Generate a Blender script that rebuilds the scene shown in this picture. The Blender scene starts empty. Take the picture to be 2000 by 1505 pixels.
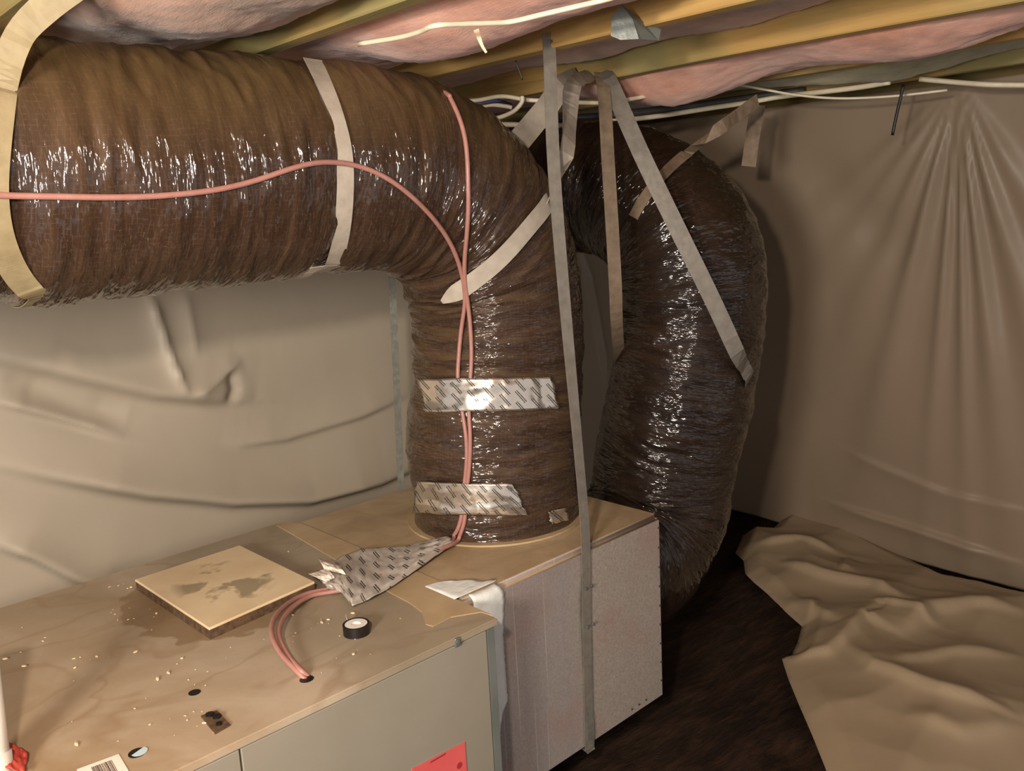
import bpy, bmesh, math, random
import numpy as np
from mathutils import Vector, Matrix, noise
from mathutils.bvhtree import BVHTree
random.seed(7); np.random.seed(7)
scene = bpy.context.scene
col = scene.collection

# ------------------------------------------------------------------ camera
F_PX, PITCH, ROLL, YAW = 1713.9, 0.19371, 0.05254, 0.81863
def _basis():
    cp, sp = math.cos(PITCH), math.sin(PITCH)
    F = Vector((math.cos(YAW), math.sin(YAW), 0)); Rt = Vector((math.sin(YAW), -math.cos(YAW), 0)); U = Vector((0, 0, 1))
    zc = F*cp - U*sp; yc = -(U*cp + F*sp); c, s = math.cos(ROLL), math.sin(ROLL)
    return Rt*c + yc*s, yc*c - Rt*s, zc
XC, YC, ZC = _basis()
cam = bpy.data.cameras.new('camera'); camo = bpy.data.objects.new('camera', cam); col.objects.link(camo)
m = Matrix.Identity(4)
for i in range(3):
    m[i][0] = XC[i]; m[i][1] = -YC[i]; m[i][2] = -ZC[i]
camo.matrix_world = m
cam.sensor_fit = 'HORIZONTAL'; cam.sensor_width = 36; cam.lens = 36*F_PX/2000; cam.clip_start = 0.02
scene.camera = camo
# measuring helpers: where the sight line of a measured point meets a real surface of the room
def ray(px, py): return ZC + XC*((px-1000)/F_PX) + YC*((py-752.5)/F_PX)
def onz(px, py, z): d = ray(px, py); return d*(z/d.z)
def ony(px, py, y): d = ray(px, py); return d*(y/d.y)
def onx(px, py, x): d = ray(px, py); return d*(x/d.x)
def ond(px, py, dist): d = ray(px, py); return d*(dist/math.hypot(d.x, d.y))

# ------------------------------------------------------------------ light
w = bpy.data.worlds.new('world'); scene.world = w; w.use_nodes = True
bg = w.node_tree.nodes['Background']; bg.inputs[0].default_value = (0.95, 0.95, 1.0, 1); bg.inputs[1].default_value = 0.64
ld = bpy.data.lights.new('head_lamp', 'POINT'); ld.energy = 100; ld.color = (1.0, 0.885, 0.76); ld.shadow_soft_size = 0.045
lo = bpy.data.objects.new('head_lamp', ld); lo.location = XC*-0.27 - YC*0.24 - ZC*0.02; col.objects.link(lo)
ad = bpy.data.lights.new('left_fill', 'AREA'); ad.energy = 70; ad.shape = 'DISK'; ad.size = 0.5; ad.color = (1.0, 0.93, 0.84)  # unseen soft fill, added behind left to lift the shadows there
ao = bpy.data.objects.new('left_fill', ad); ao.location = (-1.3, 0.1, 0.0); col.objects.link(ao)
ao.rotation_euler = (Vector((0.9, 2.3, -0.35)) - ao.location).to_track_quat('-Z', 'Y').to_euler()
scene.view_settings.view_transform = 'Standard'; scene.view_settings.look = 'None'
scene.view_settings.exposure = 0.0; scene.view_settings.gamma = 1; scene.view_settings.use_curve_mapping = False

# ------------------------------------------------------------------ materials
def srgb(r, g, b):
    f = lambda c: (c/255/12.92 if c/255 <= 0.04045 else ((c/255+0.055)/1.055)**2.4)
    return (f(r), f(g), f(b), 1)
class Mat:
    def __init__(s, name, color=(0.5, 0.5, 0.5, 1), rough=0.6, metal=0.0, **kw):
        s.m = bpy.data.materials.new(name); s.m.use_nodes = True; s.nt = s.m.node_tree
        s.b = s.nt.nodes['Principled BSDF']; s.b.inputs['Base Color'].default_value = color
        s.b.inputs['Roughness'].default_value = rough; s.b.inputs['Metallic'].default_value = metal
        for k, v in kw.items(): s.b.inputs[k.replace('_', ' ')].default_value = v
    def n(s, t, **kw):
        x = s.nt.nodes.new(t)
        for k, v in kw.items(): setattr(x, k, v)
        return x
    def l(s, a, b): s.nt.links.new(a, b)
    def coord(s, kind='Object', scale=(1, 1, 1), rot=(0, 0, 0), loc=(0, 0, 0)):
        t = s.n('ShaderNodeTexCoord'); mp = s.n('ShaderNodeMapping'); mp.inputs['Scale'].default_value = scale
        mp.inputs['Rotation'].default_value = rot; mp.inputs['Location'].default_value = loc
        s.l(t.outputs[kind], mp.inputs[0]); return mp.outputs[0]
    def noise(s, vec, scale, detail=4, rough=0.5, dist=0.0):
        t = s.n('ShaderNodeTexNoise'); t.inputs['Scale'].default_value = scale; t.inputs['Detail'].default_value = detail
        t.inputs['Roughness'].default_value = rough; t.inputs['Distortion'].default_value = dist
        s.l(vec, t.inputs['Vector']); return t.outputs['Fac']
    def ramp(s, fac, stops):
        r = s.n('ShaderNodeValToRGB'); e = r.color_ramp.elements
        while len(e) < len(stops): e.new(0.5)
        for x, (p, c) in zip(e, stops): x.position = p; x.color = c if len(c) == 4 else (*c, 1)
        s.l(fac, r.inputs[0]); return r.outputs[0]
    def mix(s, fac, a, b, mode='MIX'):
        x = s.n('ShaderNodeMix', data_type='RGBA', blend_type=mode)
        for sock, v in ((x.inputs[0], fac), (x.inputs[6], a), (x.inputs[7], b)):
            if isinstance(v, (int, float)): sock.default_value = v
            elif isinstance(v, tuple): sock.default_value = v
            else: s.l(v, sock)
        return x.outputs[2]
    def math(s, op, a, b=0.0, c=0.0):
        x = s.n('ShaderNodeMath', operation=op)
        for sock, v in zip(x.inputs, (a, b, c)):
            if isinstance(v, (int, float)): sock.default_value = v
            else: s.l(v, sock)
        return x.outputs[0]
    def bump(s, h, strength=0.3, dist=0.01, to='Normal', prev=None):
        b = s.n('ShaderNodeBump'); b.inputs['Strength'].default_value = strength; b.inputs['Distance'].default_value = dist
        s.l(h, b.inputs['Height'])
        if prev is not None: s.l(prev, b.inputs['Normal'])
        if to: s.l(b.outputs[0], s.b.inputs[to])
        return b.outputs[0]
    def col(s, c): s.l(c, s.b.inputs['Base Color'])

def mat_duct(name='brown_duct_film', k=1.0, dusty=1.0):
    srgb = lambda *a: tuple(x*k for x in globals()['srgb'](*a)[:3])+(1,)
    M = Mat(name, rough=0.62)
    t = M.n('ShaderNodeUVMap'); uv = t.outputs[0]
    def mp(sc):
        x = M.n('ShaderNodeMapping'); x.inputs['Scale'].default_value = sc; M.l(uv, x.inputs[0]); return x.outputs[0]
    streak = M.noise(mp((1.2, 22, 1)), 1.6, 5, 0.6)
    patch = M.noise(mp((3, 4, 1)), 2.2, 4, 0.6)
    base = M.ramp(streak, [(0.30, srgb(37, 24, 16)), (0.55, srgb(58, 40, 26)), (0.78, srgb(84, 60, 40))])
    base = M.mix(M.math('MULTIPLY', patch, 0.45), base, srgb(52, 34, 26))
    # scrim threads woven in the jacket
    sep = M.n('ShaderNodeSeparateXYZ'); M.l(mp((1, 1, 1)), sep.inputs[0])
    wob = M.math('MULTIPLY', M.noise(mp((4, 4, 1)), 3, 2), 0.03)
    def thread(v, sp):
        f = M.math('FRACT', M.math('MULTIPLY', M.math('ADD', v, wob), 1/sp))
        return M.math('LESS_THAN', f, 0.16)
    g = M.math('MAXIMUM', thread(sep.outputs[0], 0.009), thread(sep.outputs[1], 0.009))
    brk = M.ramp(M.noise(mp((1, 1, 1)), 90, 2), [(0.42, (0, 0, 0)), (0.6, (1, 1, 1))])
    g = M.math('MULTIPLY', M.math('MULTIPLY', g, brk), 0.26)
    base = M.mix(g, base, srgb(108, 82, 62))
    # dust lying on what faces up
    geo = M.n('ShaderNodeNewGeometry'); s2 = M.n('ShaderNodeSeparateXYZ'); M.l(geo.outputs['Normal'], s2.inputs[0])
    up = M.ramp(s2.outputs[2], [(0.0, (0, 0, 0)), (0.75, (1, 1, 1))])
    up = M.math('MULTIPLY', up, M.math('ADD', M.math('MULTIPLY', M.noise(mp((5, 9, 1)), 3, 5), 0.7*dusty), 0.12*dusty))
    base = M.mix(up, base, srgb(112, 90, 56)); M.col(base)
    # crinkled clear film as a coat
    fine = M.math('MULTIPLY', M.noise(mp((10, 105, 1)), 1.0, 3, 0.55, 0.4), M.ramp(M.noise(mp((5, 5, 1)), 1.3, 2), [(0.38, (0.25, 0.25, 0.25)), (0.6, (1, 1, 1))]))
    cr = M.n('ShaderNodeTexVoronoi', feature='DISTANCE_TO_EDGE'); cr.inputs['Scale'].default_value = 1; M.l(mp((16, 44, 1)), cr.inputs['Vector'])
    big = M.noise(mp((7, 30, 1)), 1.0, 3, 0.6)
    b1 = M.bump(big, 0.9, 0.034, None); b2 = M.bump(fine, 0.9, 0.008, None, b1)
    b3 = M.bump(cr.outputs['Distance'], 0.35, 0.004, 'Coat Normal', b2)
    M.bump(streak, 0.18, 0.006, 'Normal')
    M.b.inputs['Coat Weight'].default_value = 1.0; M.b.inputs['Coat Roughness'].default_value = 0.08; M.b.inputs['Coat IOR'].default_value = 1.55
    M.b.inputs['Specular IOR Level'].default_value = 0.15
    M.l(M.math('SUBTRACT', 1.0, M.math('MULTIPLY', up, 0.9)), M.b.inputs['Coat Weight'])
    return M.m

def mat_sheet(name, c, rough=0.42, trans=0.25):
    M = Mat(name, c, rough); v = M.coord('Object')
    n1 = M.noise(v, 2.2, 4); n2 = M.noise(v, 160, 2)
    M.col(M.mix(M.math('MULTIPLY', n1, 0.35), c, tuple(x*0.78 for x in c[:3])+(1,)))
    M.bump(n1, 0.25, 0.05)
    M.b.inputs['Specular IOR Level'].default_value = 0.35
    tr = M.n('ShaderNodeBsdfTranslucent'); tr.inputs[0].default_value = c
    mx = M.n('ShaderNodeMixShader'); mx.inputs[0].default_value = trans
    out = M.nt.nodes['Material Output']
    M.l(M.b.outputs[0], mx.inputs[1]); M.l(tr.outputs[0], mx.inputs[2]); M.l(mx.outputs[0], out.inputs[0])
    return M.m

def mat_wood(name, a, b, c):
    M = Mat(name, rough=0.75); v = M.coord('Object', (14, 0.8, 14)); g = M.noise(v, 2.5, 5, 0.6, 0.6)
    p = M.noise(M.coord('Object', (2, 1.1, 2)), 2.0, 4)
    base = M.ramp(g, [(0.3, a), (0.7, b)]); M.col(M.mix(M.ramp(p, [(0.42, (0, 0, 0)), (0.62, (1, 1, 1))]), base, c))
    M.bump(g, 0.3, 0.004); return M.m

def mat_wool(name, a, b, d):
    M = Mat(name, rough=0.95); v = M.coord('Object')
    n1 = M.noise(v, 5, 5, 0.65); n2 = M.noise(M.coord('Object', (60, 12, 60)), 3, 4, 0.7)
    base = M.ramp(n1, [(0.3, d), (0.48, a), (0.68, b)])
    M.col(M.mix(M.math('MULTIPLY', n2, 0.35), base, d)); M.bump(n2, 0.4, 0.006)
    M.b.inputs['Specular IOR Level'].default_value = 0.1
    M.b.inputs['Sheen Weight'].default_value = 0.3
    return M.m

def mat_noisy(name, a, b, scale=8, rough=0.6, metal=0.0, bump=0.1, detail=4, sc=(1, 1, 1), coat=0.0):
    M = Mat(name, rough=rough, metal=metal); v = M.coord('Object', sc); n = M.noise(v, scale, detail, 0.6)
    M.col(M.ramp(n, [(0.3, a), (0.7, b)])); M.bump(n, bump, 0.01); M.b.inputs['Coat Weight'].default_value = coat
    return M.m

def mat_cabinet_top():
    M = Mat('dusty_cabinet_top', rough=0.55); v = M.coord('Object')
    n1 = M.noise(v, 3.0, 6, 0.6, 0.5); n2 = M.noise(v, 26, 4, 0.6)
    dust = M.ramp(n1, [(0.32, srgb(150, 136, 116)), (0.5, srgb(170, 153, 130)), (0.7, srgb(188, 172, 150))])
    dust = M.mix(M.math('MULTIPLY', n2, 0.4), dust, srgb(158, 138, 110))
    # water stains: winding contour lines of a soft noise
    st = M.noise(M.coord('Object', (1.0, 1.9, 1), (0, 0, 0.5)), 2.1, 3, 0.5, 0.8)
    line = M.math('ABSOLUTE', M.math('SUBTRACT', st, 0.5))
    ln = M.ramp(line, [(0.0, (1, 1, 1)), (0.030, (0, 0, 0))])
    ln = M.math('MULTIPLY', ln, M.math('MULTIPLY', M.noise(v, 5, 2), 0.65))
    dust = M.mix(ln, dust, srgb(122, 92, 58))
    # rusty brown leftmost region
    sep = M.n('ShaderNodeSeparateXYZ'); M.l(v, sep.inputs[0])
    gx = M.ramp(M.math('ADD', sep.outputs[0], M.math('MULTIPLY', M.math('SUBTRACT', n1, 0.5), 0.9)), [(0.28, (1, 1, 1)), (0.66, (0, 0, 0))])
    dust = M.mix(M.math('MULTIPLY', gx, 0.5), dust, srgb(152, 122, 84))
    # bare grey metal band in front of the flange, wiped clean of dust
    bx = M.ramp(sep.outputs[0], [(0.70, (0, 0, 0)), (0.80, (1, 1, 1))])
    dust = M.mix(M.math('MULTIPLY', bx, 0.55), dust, srgb(134, 122, 100))
    # stain round the cover panel
    def sub(a, b_): return M.math('SUBTRACT', a, b_)
    dx = M.math('MULTIPLY', sub(sep.outputs[0], 0.745), 5.2); dy = M.math('MULTIPLY', sub(sep.outputs[1], 1.80), 4.0)
    rr = M.math('SQRT', M.math('ADD', M.math('MULTIPLY', dx, dx), M.math('MULTIPLY', dy, dy)))
    rr = M.math('ADD', rr, M.math('MULTIPLY', sub(M.noise(v, 16, 3), 0.5), 0.5))
    sm = M.ramp(rr, [(0.90, (1, 1, 1)), (0.94, (0, 0, 0))])
    dust = M.mix(M.math('MULTIPLY', sm, 0.65), dust, srgb(118, 92, 58))
    M.col(dust); M.bump(n2, 0.15, 0.004); return M.m

def mat_plenum():
    M = Mat('grey_foil_board', rough=0.45, metal=0.0); v = M.coord('Object')
    n = M.noise(v, 220, 3, 0.7); st = M.noise(M.coord('Object', (42, 42, 1.2)), 1.0, 4, 0.7)
    base = M.ramp(n, [(0.3, srgb(132, 122, 112)), (0.7, srgb(166, 154, 142))])
    sep = M.n('ShaderNodeSeparateXYZ'); M.l(v, sep.inputs[0])
    lft = M.ramp(M.math('DIVIDE', M.math('SUBTRACT', sep.outputs[0], 1.09), 0.7), [(0.46, (1, 1, 1)), (0.58, (0, 0, 0))])
    base = M.mix(M.math('MULTIPLY', lft, M.math('MULTIPLY', st, 0.75)), base, srgb(128, 122, 124))
    pk = M.ramp(M.noise(v, 6, 4), [(0.5, (0, 0, 0)), (0.75, (1, 1, 1))])
    base = M.mix(M.math('MULTIPLY', pk, 0.45), base, srgb(150, 110, 100))
    # thin pale scratches running down
    sc = M.ramp(M.noise(M.coord('Object', (150, 150, 0.7)), 1.0, 1), [(0.72, (0, 0, 0)), (0.75, (1, 1, 1))])
    base = M.mix(M.math('MULTIPLY', M.math('MULTIPLY', sc, lft), 0.5), base, srgb(200, 188, 176))
    # the top wears a layer of tan dust
    geo = M.n('ShaderNodeNewGeometry'); s2 = M.n('ShaderNodeSeparateXYZ'); M.l(geo.outputs['Normal'], s2.inputs[0])
    up = M.ramp(s2.outputs[2], [(0.55, (0, 0, 0)), (0.85, (1, 1, 1))])
    tan = M.ramp(M.noise(v, 7, 5, 0.6, 0.8), [(0.3, srgb(150, 126, 94)), (0.6, srgb(174, 150, 116)), (0.75, srgb(184, 164, 134))])
    M.col(M.mix(up, base, tan)); M.bump(n, 0.12, 0.003); return M.m

def mat_foil_tape(name='printed_foil_tape', dull=False):
    M = Mat(name, rough=0.2 if not dull else 0.42, metal=0.85 if not dull else 0.35); t = M.n('ShaderNodeUVMap')
    mp = M.n('ShaderNodeMapping'); mp.inputs['Rotation'].default_value = (0, 0, math.radians(58)); M.l(t.outputs[0], mp.inputs[0])
    sep = M.n('ShaderNodeSeparateXYZ'); M.l(mp.outputs[0], sep.inputs[0])
    # rows of doubled dashes printed on the slant (their lettering is too blurred to read)
    row = M.math('MULTIPLY', sep.outputs[1], 1/0.021); ri = M.math('FLOOR', row); rf = M.math('FRACT', row)
    al = M.math('FRACT', M.math('ADD', M.math('MULTIPLY', sep.outputs[0], 1/0.062), M.math('MULTIPLY', ri, 0.37)))
    a1 = M.math('MULTIPLY', M.math('GREATER_THAN', rf, 0.12), M.math('LESS_THAN', rf, 0.27))
    a2 = M.math('MULTIPLY', M.math('GREATER_THAN', rf, 0.38), M.math('LESS_THAN', rf, 0.53))
    d = M.math('MULTIPLY', M.math('MAXIMUM', a1, a2), M.math('LESS_THAN', al, 0.36 if dull else 0.6))
    nz = M.ramp(M.noise(t.outputs[0], 420, 1), [(0.3, (0.5, 0.5, 0.5)), (0.45, (1, 1, 1))])
    d = M.math('MULTIPLY', d, nz)
    base = srgb(212, 200, 184) if not dull else srgb(196, 186, 174)
    M.col(M.mix(M.math('MULTIPLY', d, 0.95), base, srgb(28, 22, 18)))
    M.l(M.math('MULTIPLY', M.math('SUBTRACT', 1.0, d), 0.85 if not dull else 0.35), M.b.inputs['Metallic'])
    M.bump(M.noise(t.outputs[0], 30, 2), 0.25, 0.003); return M.m

def mat_floor():
    M = Mat('dark_ground', rough=0.8, Specular_IOR_Level=0.1); v = M.coord('Object'); n = M.noise(v, 3.2, 6, 0.65, 0.4)
    n2 = M.noise(M.coord('Object', (2, 9, 1), (0, 0, 0.7)), 3.0, 5, 0.7)
    M.col(M.mix(M.ramp(n2, [(0.45, (0, 0, 0)), (0.8, (0.7, 0.7, 0.7))]), M.ramp(n, [(0.35, srgb(24, 18, 15)), (0.65, srgb(48, 36, 28))]), srgb(78, 56, 42)))
    M.bump(n2, 0.5, 0.03); return M.m

MT = dict(
    duct=mat_duct(), shaded_duct=mat_duct('shaded_brown_duct_film', 0.42, 0.3),  # second duct's copy of the film, its shade darkened into the colour
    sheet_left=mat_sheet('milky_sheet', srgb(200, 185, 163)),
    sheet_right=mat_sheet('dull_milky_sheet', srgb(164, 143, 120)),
    sheet_floor=mat_sheet('floor_sheet_film', srgb(184, 162, 132), 0.38),
    joist=mat_wood('aged_joist_wood', srgb(160, 122, 62), srgb(200, 164, 100), srgb(142, 130, 82)),
    ply=mat_wood('subfloor_board', srgb(120, 92, 60), srgb(150, 118, 80), srgb(100, 78, 50)),
    pink=mat_wool('pink_wool', srgb(226, 164, 140), srgb(238, 192, 170), srgb(186, 126, 100)),
    dusty_pink=mat_wool('dusty_pink_wool', srgb(178, 130, 100), srgb(208, 156, 130), srgb(140, 106, 72)),
    green=mat_wool('yellow_green_wool', srgb(150, 140, 88), srgb(176, 164, 112), srgb(120, 100, 52)),
    strap=mat_noisy('dull_galvanised_strap', srgb(118, 110, 100), srgb(138, 130, 118), 40, 0.5, 0.25),
    dark_strap=mat_noisy('dark_galvanised_strap', srgb(108, 108, 98), srgb(132, 130, 118), 60, 0.5, 0.3),
    brown_strap=mat_noisy('dusty_brown_strap', srgb(112, 94, 74), srgb(140, 120, 98), 40, 0.7),
    white_strap=mat_noisy('white_duct_strap', srgb(164, 152, 136), srgb(184, 172, 156), 30, 0.6),
    cream_strap=mat_noisy('cream_duct_strap', srgb(132, 116, 84), srgb(150, 134, 100), 30, 0.65),
    cable=mat_noisy('salmon_cable_jacket', srgb(158, 110, 98), srgb(168, 120, 108), 50, 0.4),
    white_cable=mat_noisy('cream_cable_jacket', srgb(214, 200, 170), srgb(226, 214, 188), 40, 0.5),
    blue_cable=mat_noisy('blue_cable_jacket', srgb(50, 60, 110), srgb(62, 74, 130), 40, 0.5),
    dark_pipe=mat_noisy('dark_grey_pipe', srgb(70, 68, 68), srgb(88, 84, 82), 30, 0.5),
    black=mat_noisy('black_plastic_hole_shade', srgb(18, 15, 14), srgb(30, 24, 22), 40, 0.4),
    top=mat_cabinet_top(), plenum=mat_plenum(),
    panel=mat_noisy('grey_green_paint', srgb(136, 128, 112), srgb(144, 136, 120), 4, 0.5),
    dark_edge=mat_noisy('blue_grey_edge_paint', srgb(98, 102, 96), srgb(112, 114, 108), 10, 0.5),
    lid=None, mastic=mat_noisy('white_mastic', srgb(216, 218, 210), srgb(232, 232, 226), 18, 0.7, bump=0.4),
    flange=mat_noisy('tan_dusty_flange', srgb(156, 132, 96), srgb(182, 158, 122), 7, 0.7),
    foil=mat_foil_tape(), dull_foil=mat_foil_tape('dull_printed_foil_tape', True),
    paper=mat_noisy('white_paper_backing', srgb(220, 204, 186), srgb(234, 222, 206), 20, 0.7),
    white=mat_noisy('white_plastic', srgb(224, 216, 204), srgb(236, 230, 220), 10, 0.35),
    red=mat_noisy('red_cloth', srgb(176, 60, 48), srgb(196, 84, 66), 20, 0.8),
    red_label=mat_noisy('red_label_paper', srgb(206, 82, 80), srgb(216, 96, 92), 12, 0.6),
    red_ink=mat_noisy('dark_red_ink', srgb(150, 40, 44), srgb(160, 50, 50), 12, 0.6),
    ink=mat_noisy('dark_ink', srgb(60, 48, 42), srgb(80, 66, 56), 12, 0.7),
    steel=mat_noisy('grey_steel', srgb(92, 98, 94), srgb(120, 124, 118), 30, 0.4, 0.4),
    cyan=mat_noisy('pale_blue_pipe_in_hole', srgb(170, 192, 198), srgb(190, 208, 212), 20, 0.5),
    rust=mat_noisy('rusty_plate', srgb(58, 40, 26), srgb(104, 80, 56), 60, 0.7),
    crumb=mat_noisy('pale_crumb', srgb(214, 190, 150), srgb(230, 210, 176), 20, 0.8),
    floor=mat_floor(), block=mat_noisy('grey_foundation', srgb(96, 90, 84), srgb(120, 112, 104), 6, 0.85),
)
def mat_lid():
    M = Mat('mottled_cover_panel', rough=0.5); v = M.coord('Object'); n = M.noise(v, 9, 4, 0.55, 0.4)
    base = M.ramp(M.noise(v, 5, 5), [(0.3, srgb(198, 172, 132)), (0.7, srgb(226, 204, 166))])
    sep = M.n('ShaderNodeSeparateXYZ'); M.l(v, sep.inputs[0])
    dx = M.math('MULTIPLY', sep.outputs[0], 9); dy = M.math('MULTIPLY', sep.outputs[1], 7)
    rr = M.math('SQRT', M.math('ADD', M.math('MULTIPLY', dx, dx), M.math('MULTIPLY', dy, dy)))
    ctr = M.ramp(rr, [(0.75, (1, 1, 1)), (1.05, (0, 0, 0))])
    M.col(M.mix(M.math('MULTIPLY', ctr, M.ramp(n, [(0.5, (0, 0, 0)), (0.56, (0.8, 0.8, 0.8))])), base, srgb(130, 118, 90)))
    M.bump(n, 0.15, 0.003); return M.m
MT['lid'] = mat_lid()

# ------------------------------------------------------------------ object helpers
def mesh(name, vs, fs, mat=None, parent=None, smooth=False, uv=None, mats=None, fm=None):
    me = bpy.data.meshes.new(name); me.from_pydata([tuple(v) for v in vs], [], fs)
    for mm in (mats or ([mat] if mat else [])): me.materials.append(mm)
    if fm is not None: me.polygons.foreach_set('material_index', fm)
    if smooth: me.polygons.foreach_set('use_smooth', [True]*len(me.polygons))
    if uv is not None:
        L = me.uv_layers.new(name='UVMap'); idx = np.empty(len(me.loops), dtype=np.int32); me.loops.foreach_get('vertex_index', idx)
        L.data.foreach_set('uv', np.asarray(uv, dtype=np.float32)[idx].ravel())
    me.update(); o = bpy.data.objects.new(name, me); col.objects.link(o)
    if parent: o.parent = parent
    return o
def from_bm(name, bm, mat, parent=None, smooth=False):
    me = bpy.data.meshes.new(name); bmesh.ops.recalc_face_normals(bm, faces=bm.faces[:]); bm.to_mesh(me); bm.free()
    me.materials.append(mat)
    if smooth: me.polygons.foreach_set('use_smooth', [True]*len(me.polygons))
    o = bpy.data.objects.new(name, me); col.objects.link(o)
    if parent: o.parent = parent
    return o
def tag(o, label, cat, group=None, kind=None):
    o['label'] = label; o['category'] = cat
    if group: o['group'] = group
    if kind: o['kind'] = kind
    return o
def empty(name, loc=(0, 0, 0)):
    o = bpy.data.objects.new(name, None); o.empty_display_size = 0.05; col.objects.link(o); o.location = loc; return o
def put(o, parent):            # parent keeping world position
    o.parent = parent; o.matrix_parent_inverse = Matrix.Translation(-Vector(parent.location)); return o
def box_bm(x0, x1, y0, y1, z0, z1, bev=0.0, seg=2, bm=None):
    own = bm is None
    bm = bm or bmesh.new(); r = bmesh.ops.create_cube(bm, size=1)
    for v in r['verts']:
        v.co = Vector(((x0+x1)/2+v.co.x*(x1-x0), (y0+y1)/2+v.co.y*(y1-y0), (z0+z1)/2+v.co.z*(z1-z0)))
    if bev: bmesh.ops.bevel(bm, geom=list({e for v in r['verts'] for e in v.link_edges}), offset=bev, segments=seg, affect='EDGES')
    return bm
def box(name, x0, x1, y0, y1, z0, z1, mat, parent=None, bev=0.0, seg=2):
    o = from_bm(name, box_bm(x0, x1, y0, y1, z0, z1, bev, seg), mat)
    if parent: put(o, parent)
    return o
def catmull(P, n=12):
    P = [Vector(p) for p in P]; out = []
    Q = [P[0]*2-P[1]] + P + [P[-1]*2-P[-2]]
    for i in range(1, len(Q)-2):
        a, b, c, d = Q[i-1:i+3]
        for k in range(n):
            t = k/n; out.append(0.5*((2*b)+(c-a)*t+(2*a-5*b+4*c-d)*t*t+(3*b-a-3*c+d)*t**3))
    out.append(P[-1]); return out
def resample(P, step):
    out = [P[0].copy()]; acc = 0
    for a, b in zip(P, P[1:]):
        l = (b-a).length
        while acc + l >= step:
            t = (step-acc)/l; a = a.lerp(b, t); out.append(a.copy()); l = (b-a).length; acc = 0
            if l < 1e-9: break
        acc += l
    out.append(P[-1].copy()); return out
def frames(P, up=Vector((0, 0, 1))):
    T = [(P[min(i+1, len(P)-1)]-P[max(i-1, 0)]).normalized() for i in range(len(P))]
    n = up - T[0]*up.dot(T[0])
    if n.length < 0.05: n = Vector((0, 1, 0)) - T[0]*T[0].y
    n.normalize(); N = []
    for t in T:
        n = (n - t*n.dot(t)).normalized(); N.append(n.copy())
    return T, N, [t.cross(n) for t, n in zip(T, N)]
def tube(name, P, r, mat, parent=None, seg=8, n=8, smooth_path=True, caps=True):
    P = catmull(P, n) if smooth_path else [Vector(p) for p in P]
    T, N, B = frames(P); vs = []; fs = []
    for p, a, b in zip(P, N, B):
        for k in range(seg):
            t = 2*math.pi*k/seg; vs.append(p + (a*math.cos(t)+b*math.sin(t))*r)
    for i in range(len(P)-1):
        for k in range(seg):
            k2 = (k+1) % seg; fs.append((i*seg+k, i*seg+k2, (i+1)*seg+k2, (i+1)*seg+k))
    if caps: fs.append(tuple(range(seg))[::-1]); fs.append(tuple((len(P)-1)*seg+k for k in range(seg)))
    return mesh(name, vs, fs, mat, parent, True)
def ribbon(name, P, N, width, mat, parent=None, th=0.0012, n=6, twist=0.0):
    """flat strap through points P with outward normals N (solid, real thickness)"""
    if n > 1:
        PP = catmull(P, n); NN = catmull(N, n)
    else: PP = [Vector(p) for p in P]; NN = [Vector(q) for q in N]
    vs = []; fs = []; M_ = len(PP)
    for i, p in enumerate(PP):
        t = (PP[min(i+1, M_-1)]-PP[max(i-1, 0)]).normalized(); nn = NN[i]; nn = (nn-t*nn.dot(t)).normalized(); s = t.cross(nn)
        wd = float(np.interp(i/(M_-1), np.linspace(0, 1, len(width)), width)) if isinstance(width, (list, tuple)) else width
        for a, b in ((-1, -1), (1, -1), (1, 1), (-1, 1)): vs.append(p+s*(a*wd/2)+nn*(b*th/2))
    for i in range(M_-1):
        for k in range(4):
            k2 = (k+1) % 4; fs.append((i*4+k, i*4+k2, (i+1)*4+k2, (i+1)*4+k))
    fs.append((3, 2, 1, 0)); fs.append(tuple((M_-1)*4+k for k in range(4)))
    return mesh(name, vs, fs, mat, parent, False)
def solid_sheet(name, nx, ny, fn, mat, th=0.0015, parent=None, uv=True):
    """grid sheet with thickness; fn(u, v) -> Vector"""
    vs = [fn(i/(nx-1), j/(ny-1)) for j in range(ny) for i in range(nx)]
    uvs = [(i/(nx-1), j/(ny-1)) for j in range(ny) for i in range(nx)]
    fs = [(j*nx+i, j*nx+i+1, (j+1)*nx+i+1, (j+1)*nx+i) for j in range(ny-1) for i in range(nx-1)]
    o = mesh(name, vs, fs, mat, parent, True, uv=uvs)
    md = o.modifiers.new('thickness', 'SOLIDIFY'); md.thickness = th; md.offset = -1
    return o
def hexp(name, c, r, h, mat, parent=None, n=8, axis=(0, 0, 1)):
    q = Vector(axis).to_track_quat('Z', 'Y'); vs = []
    for zz in (0, h):
        for k in range(n): vs.append(Vector(c)+q @ Vector((r*math.cos(2*math.pi*k/n), r*math.sin(2*math.pi*k/n), zz)))
    fs = [tuple(range(n))[::-1], tuple(range(n, 2*n))]+[(k, (k+1) % n, n+(k+1) % n, n+k) for k in range(n)]
    o = mesh(name, vs, fs, mat)
    if parent: put(o, parent)
    return o

TOP = -0.80; BOT = -1.335; FLOOR = -1.45; JB = 0.35; JT = 0.56; YW = 2.60
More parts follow.
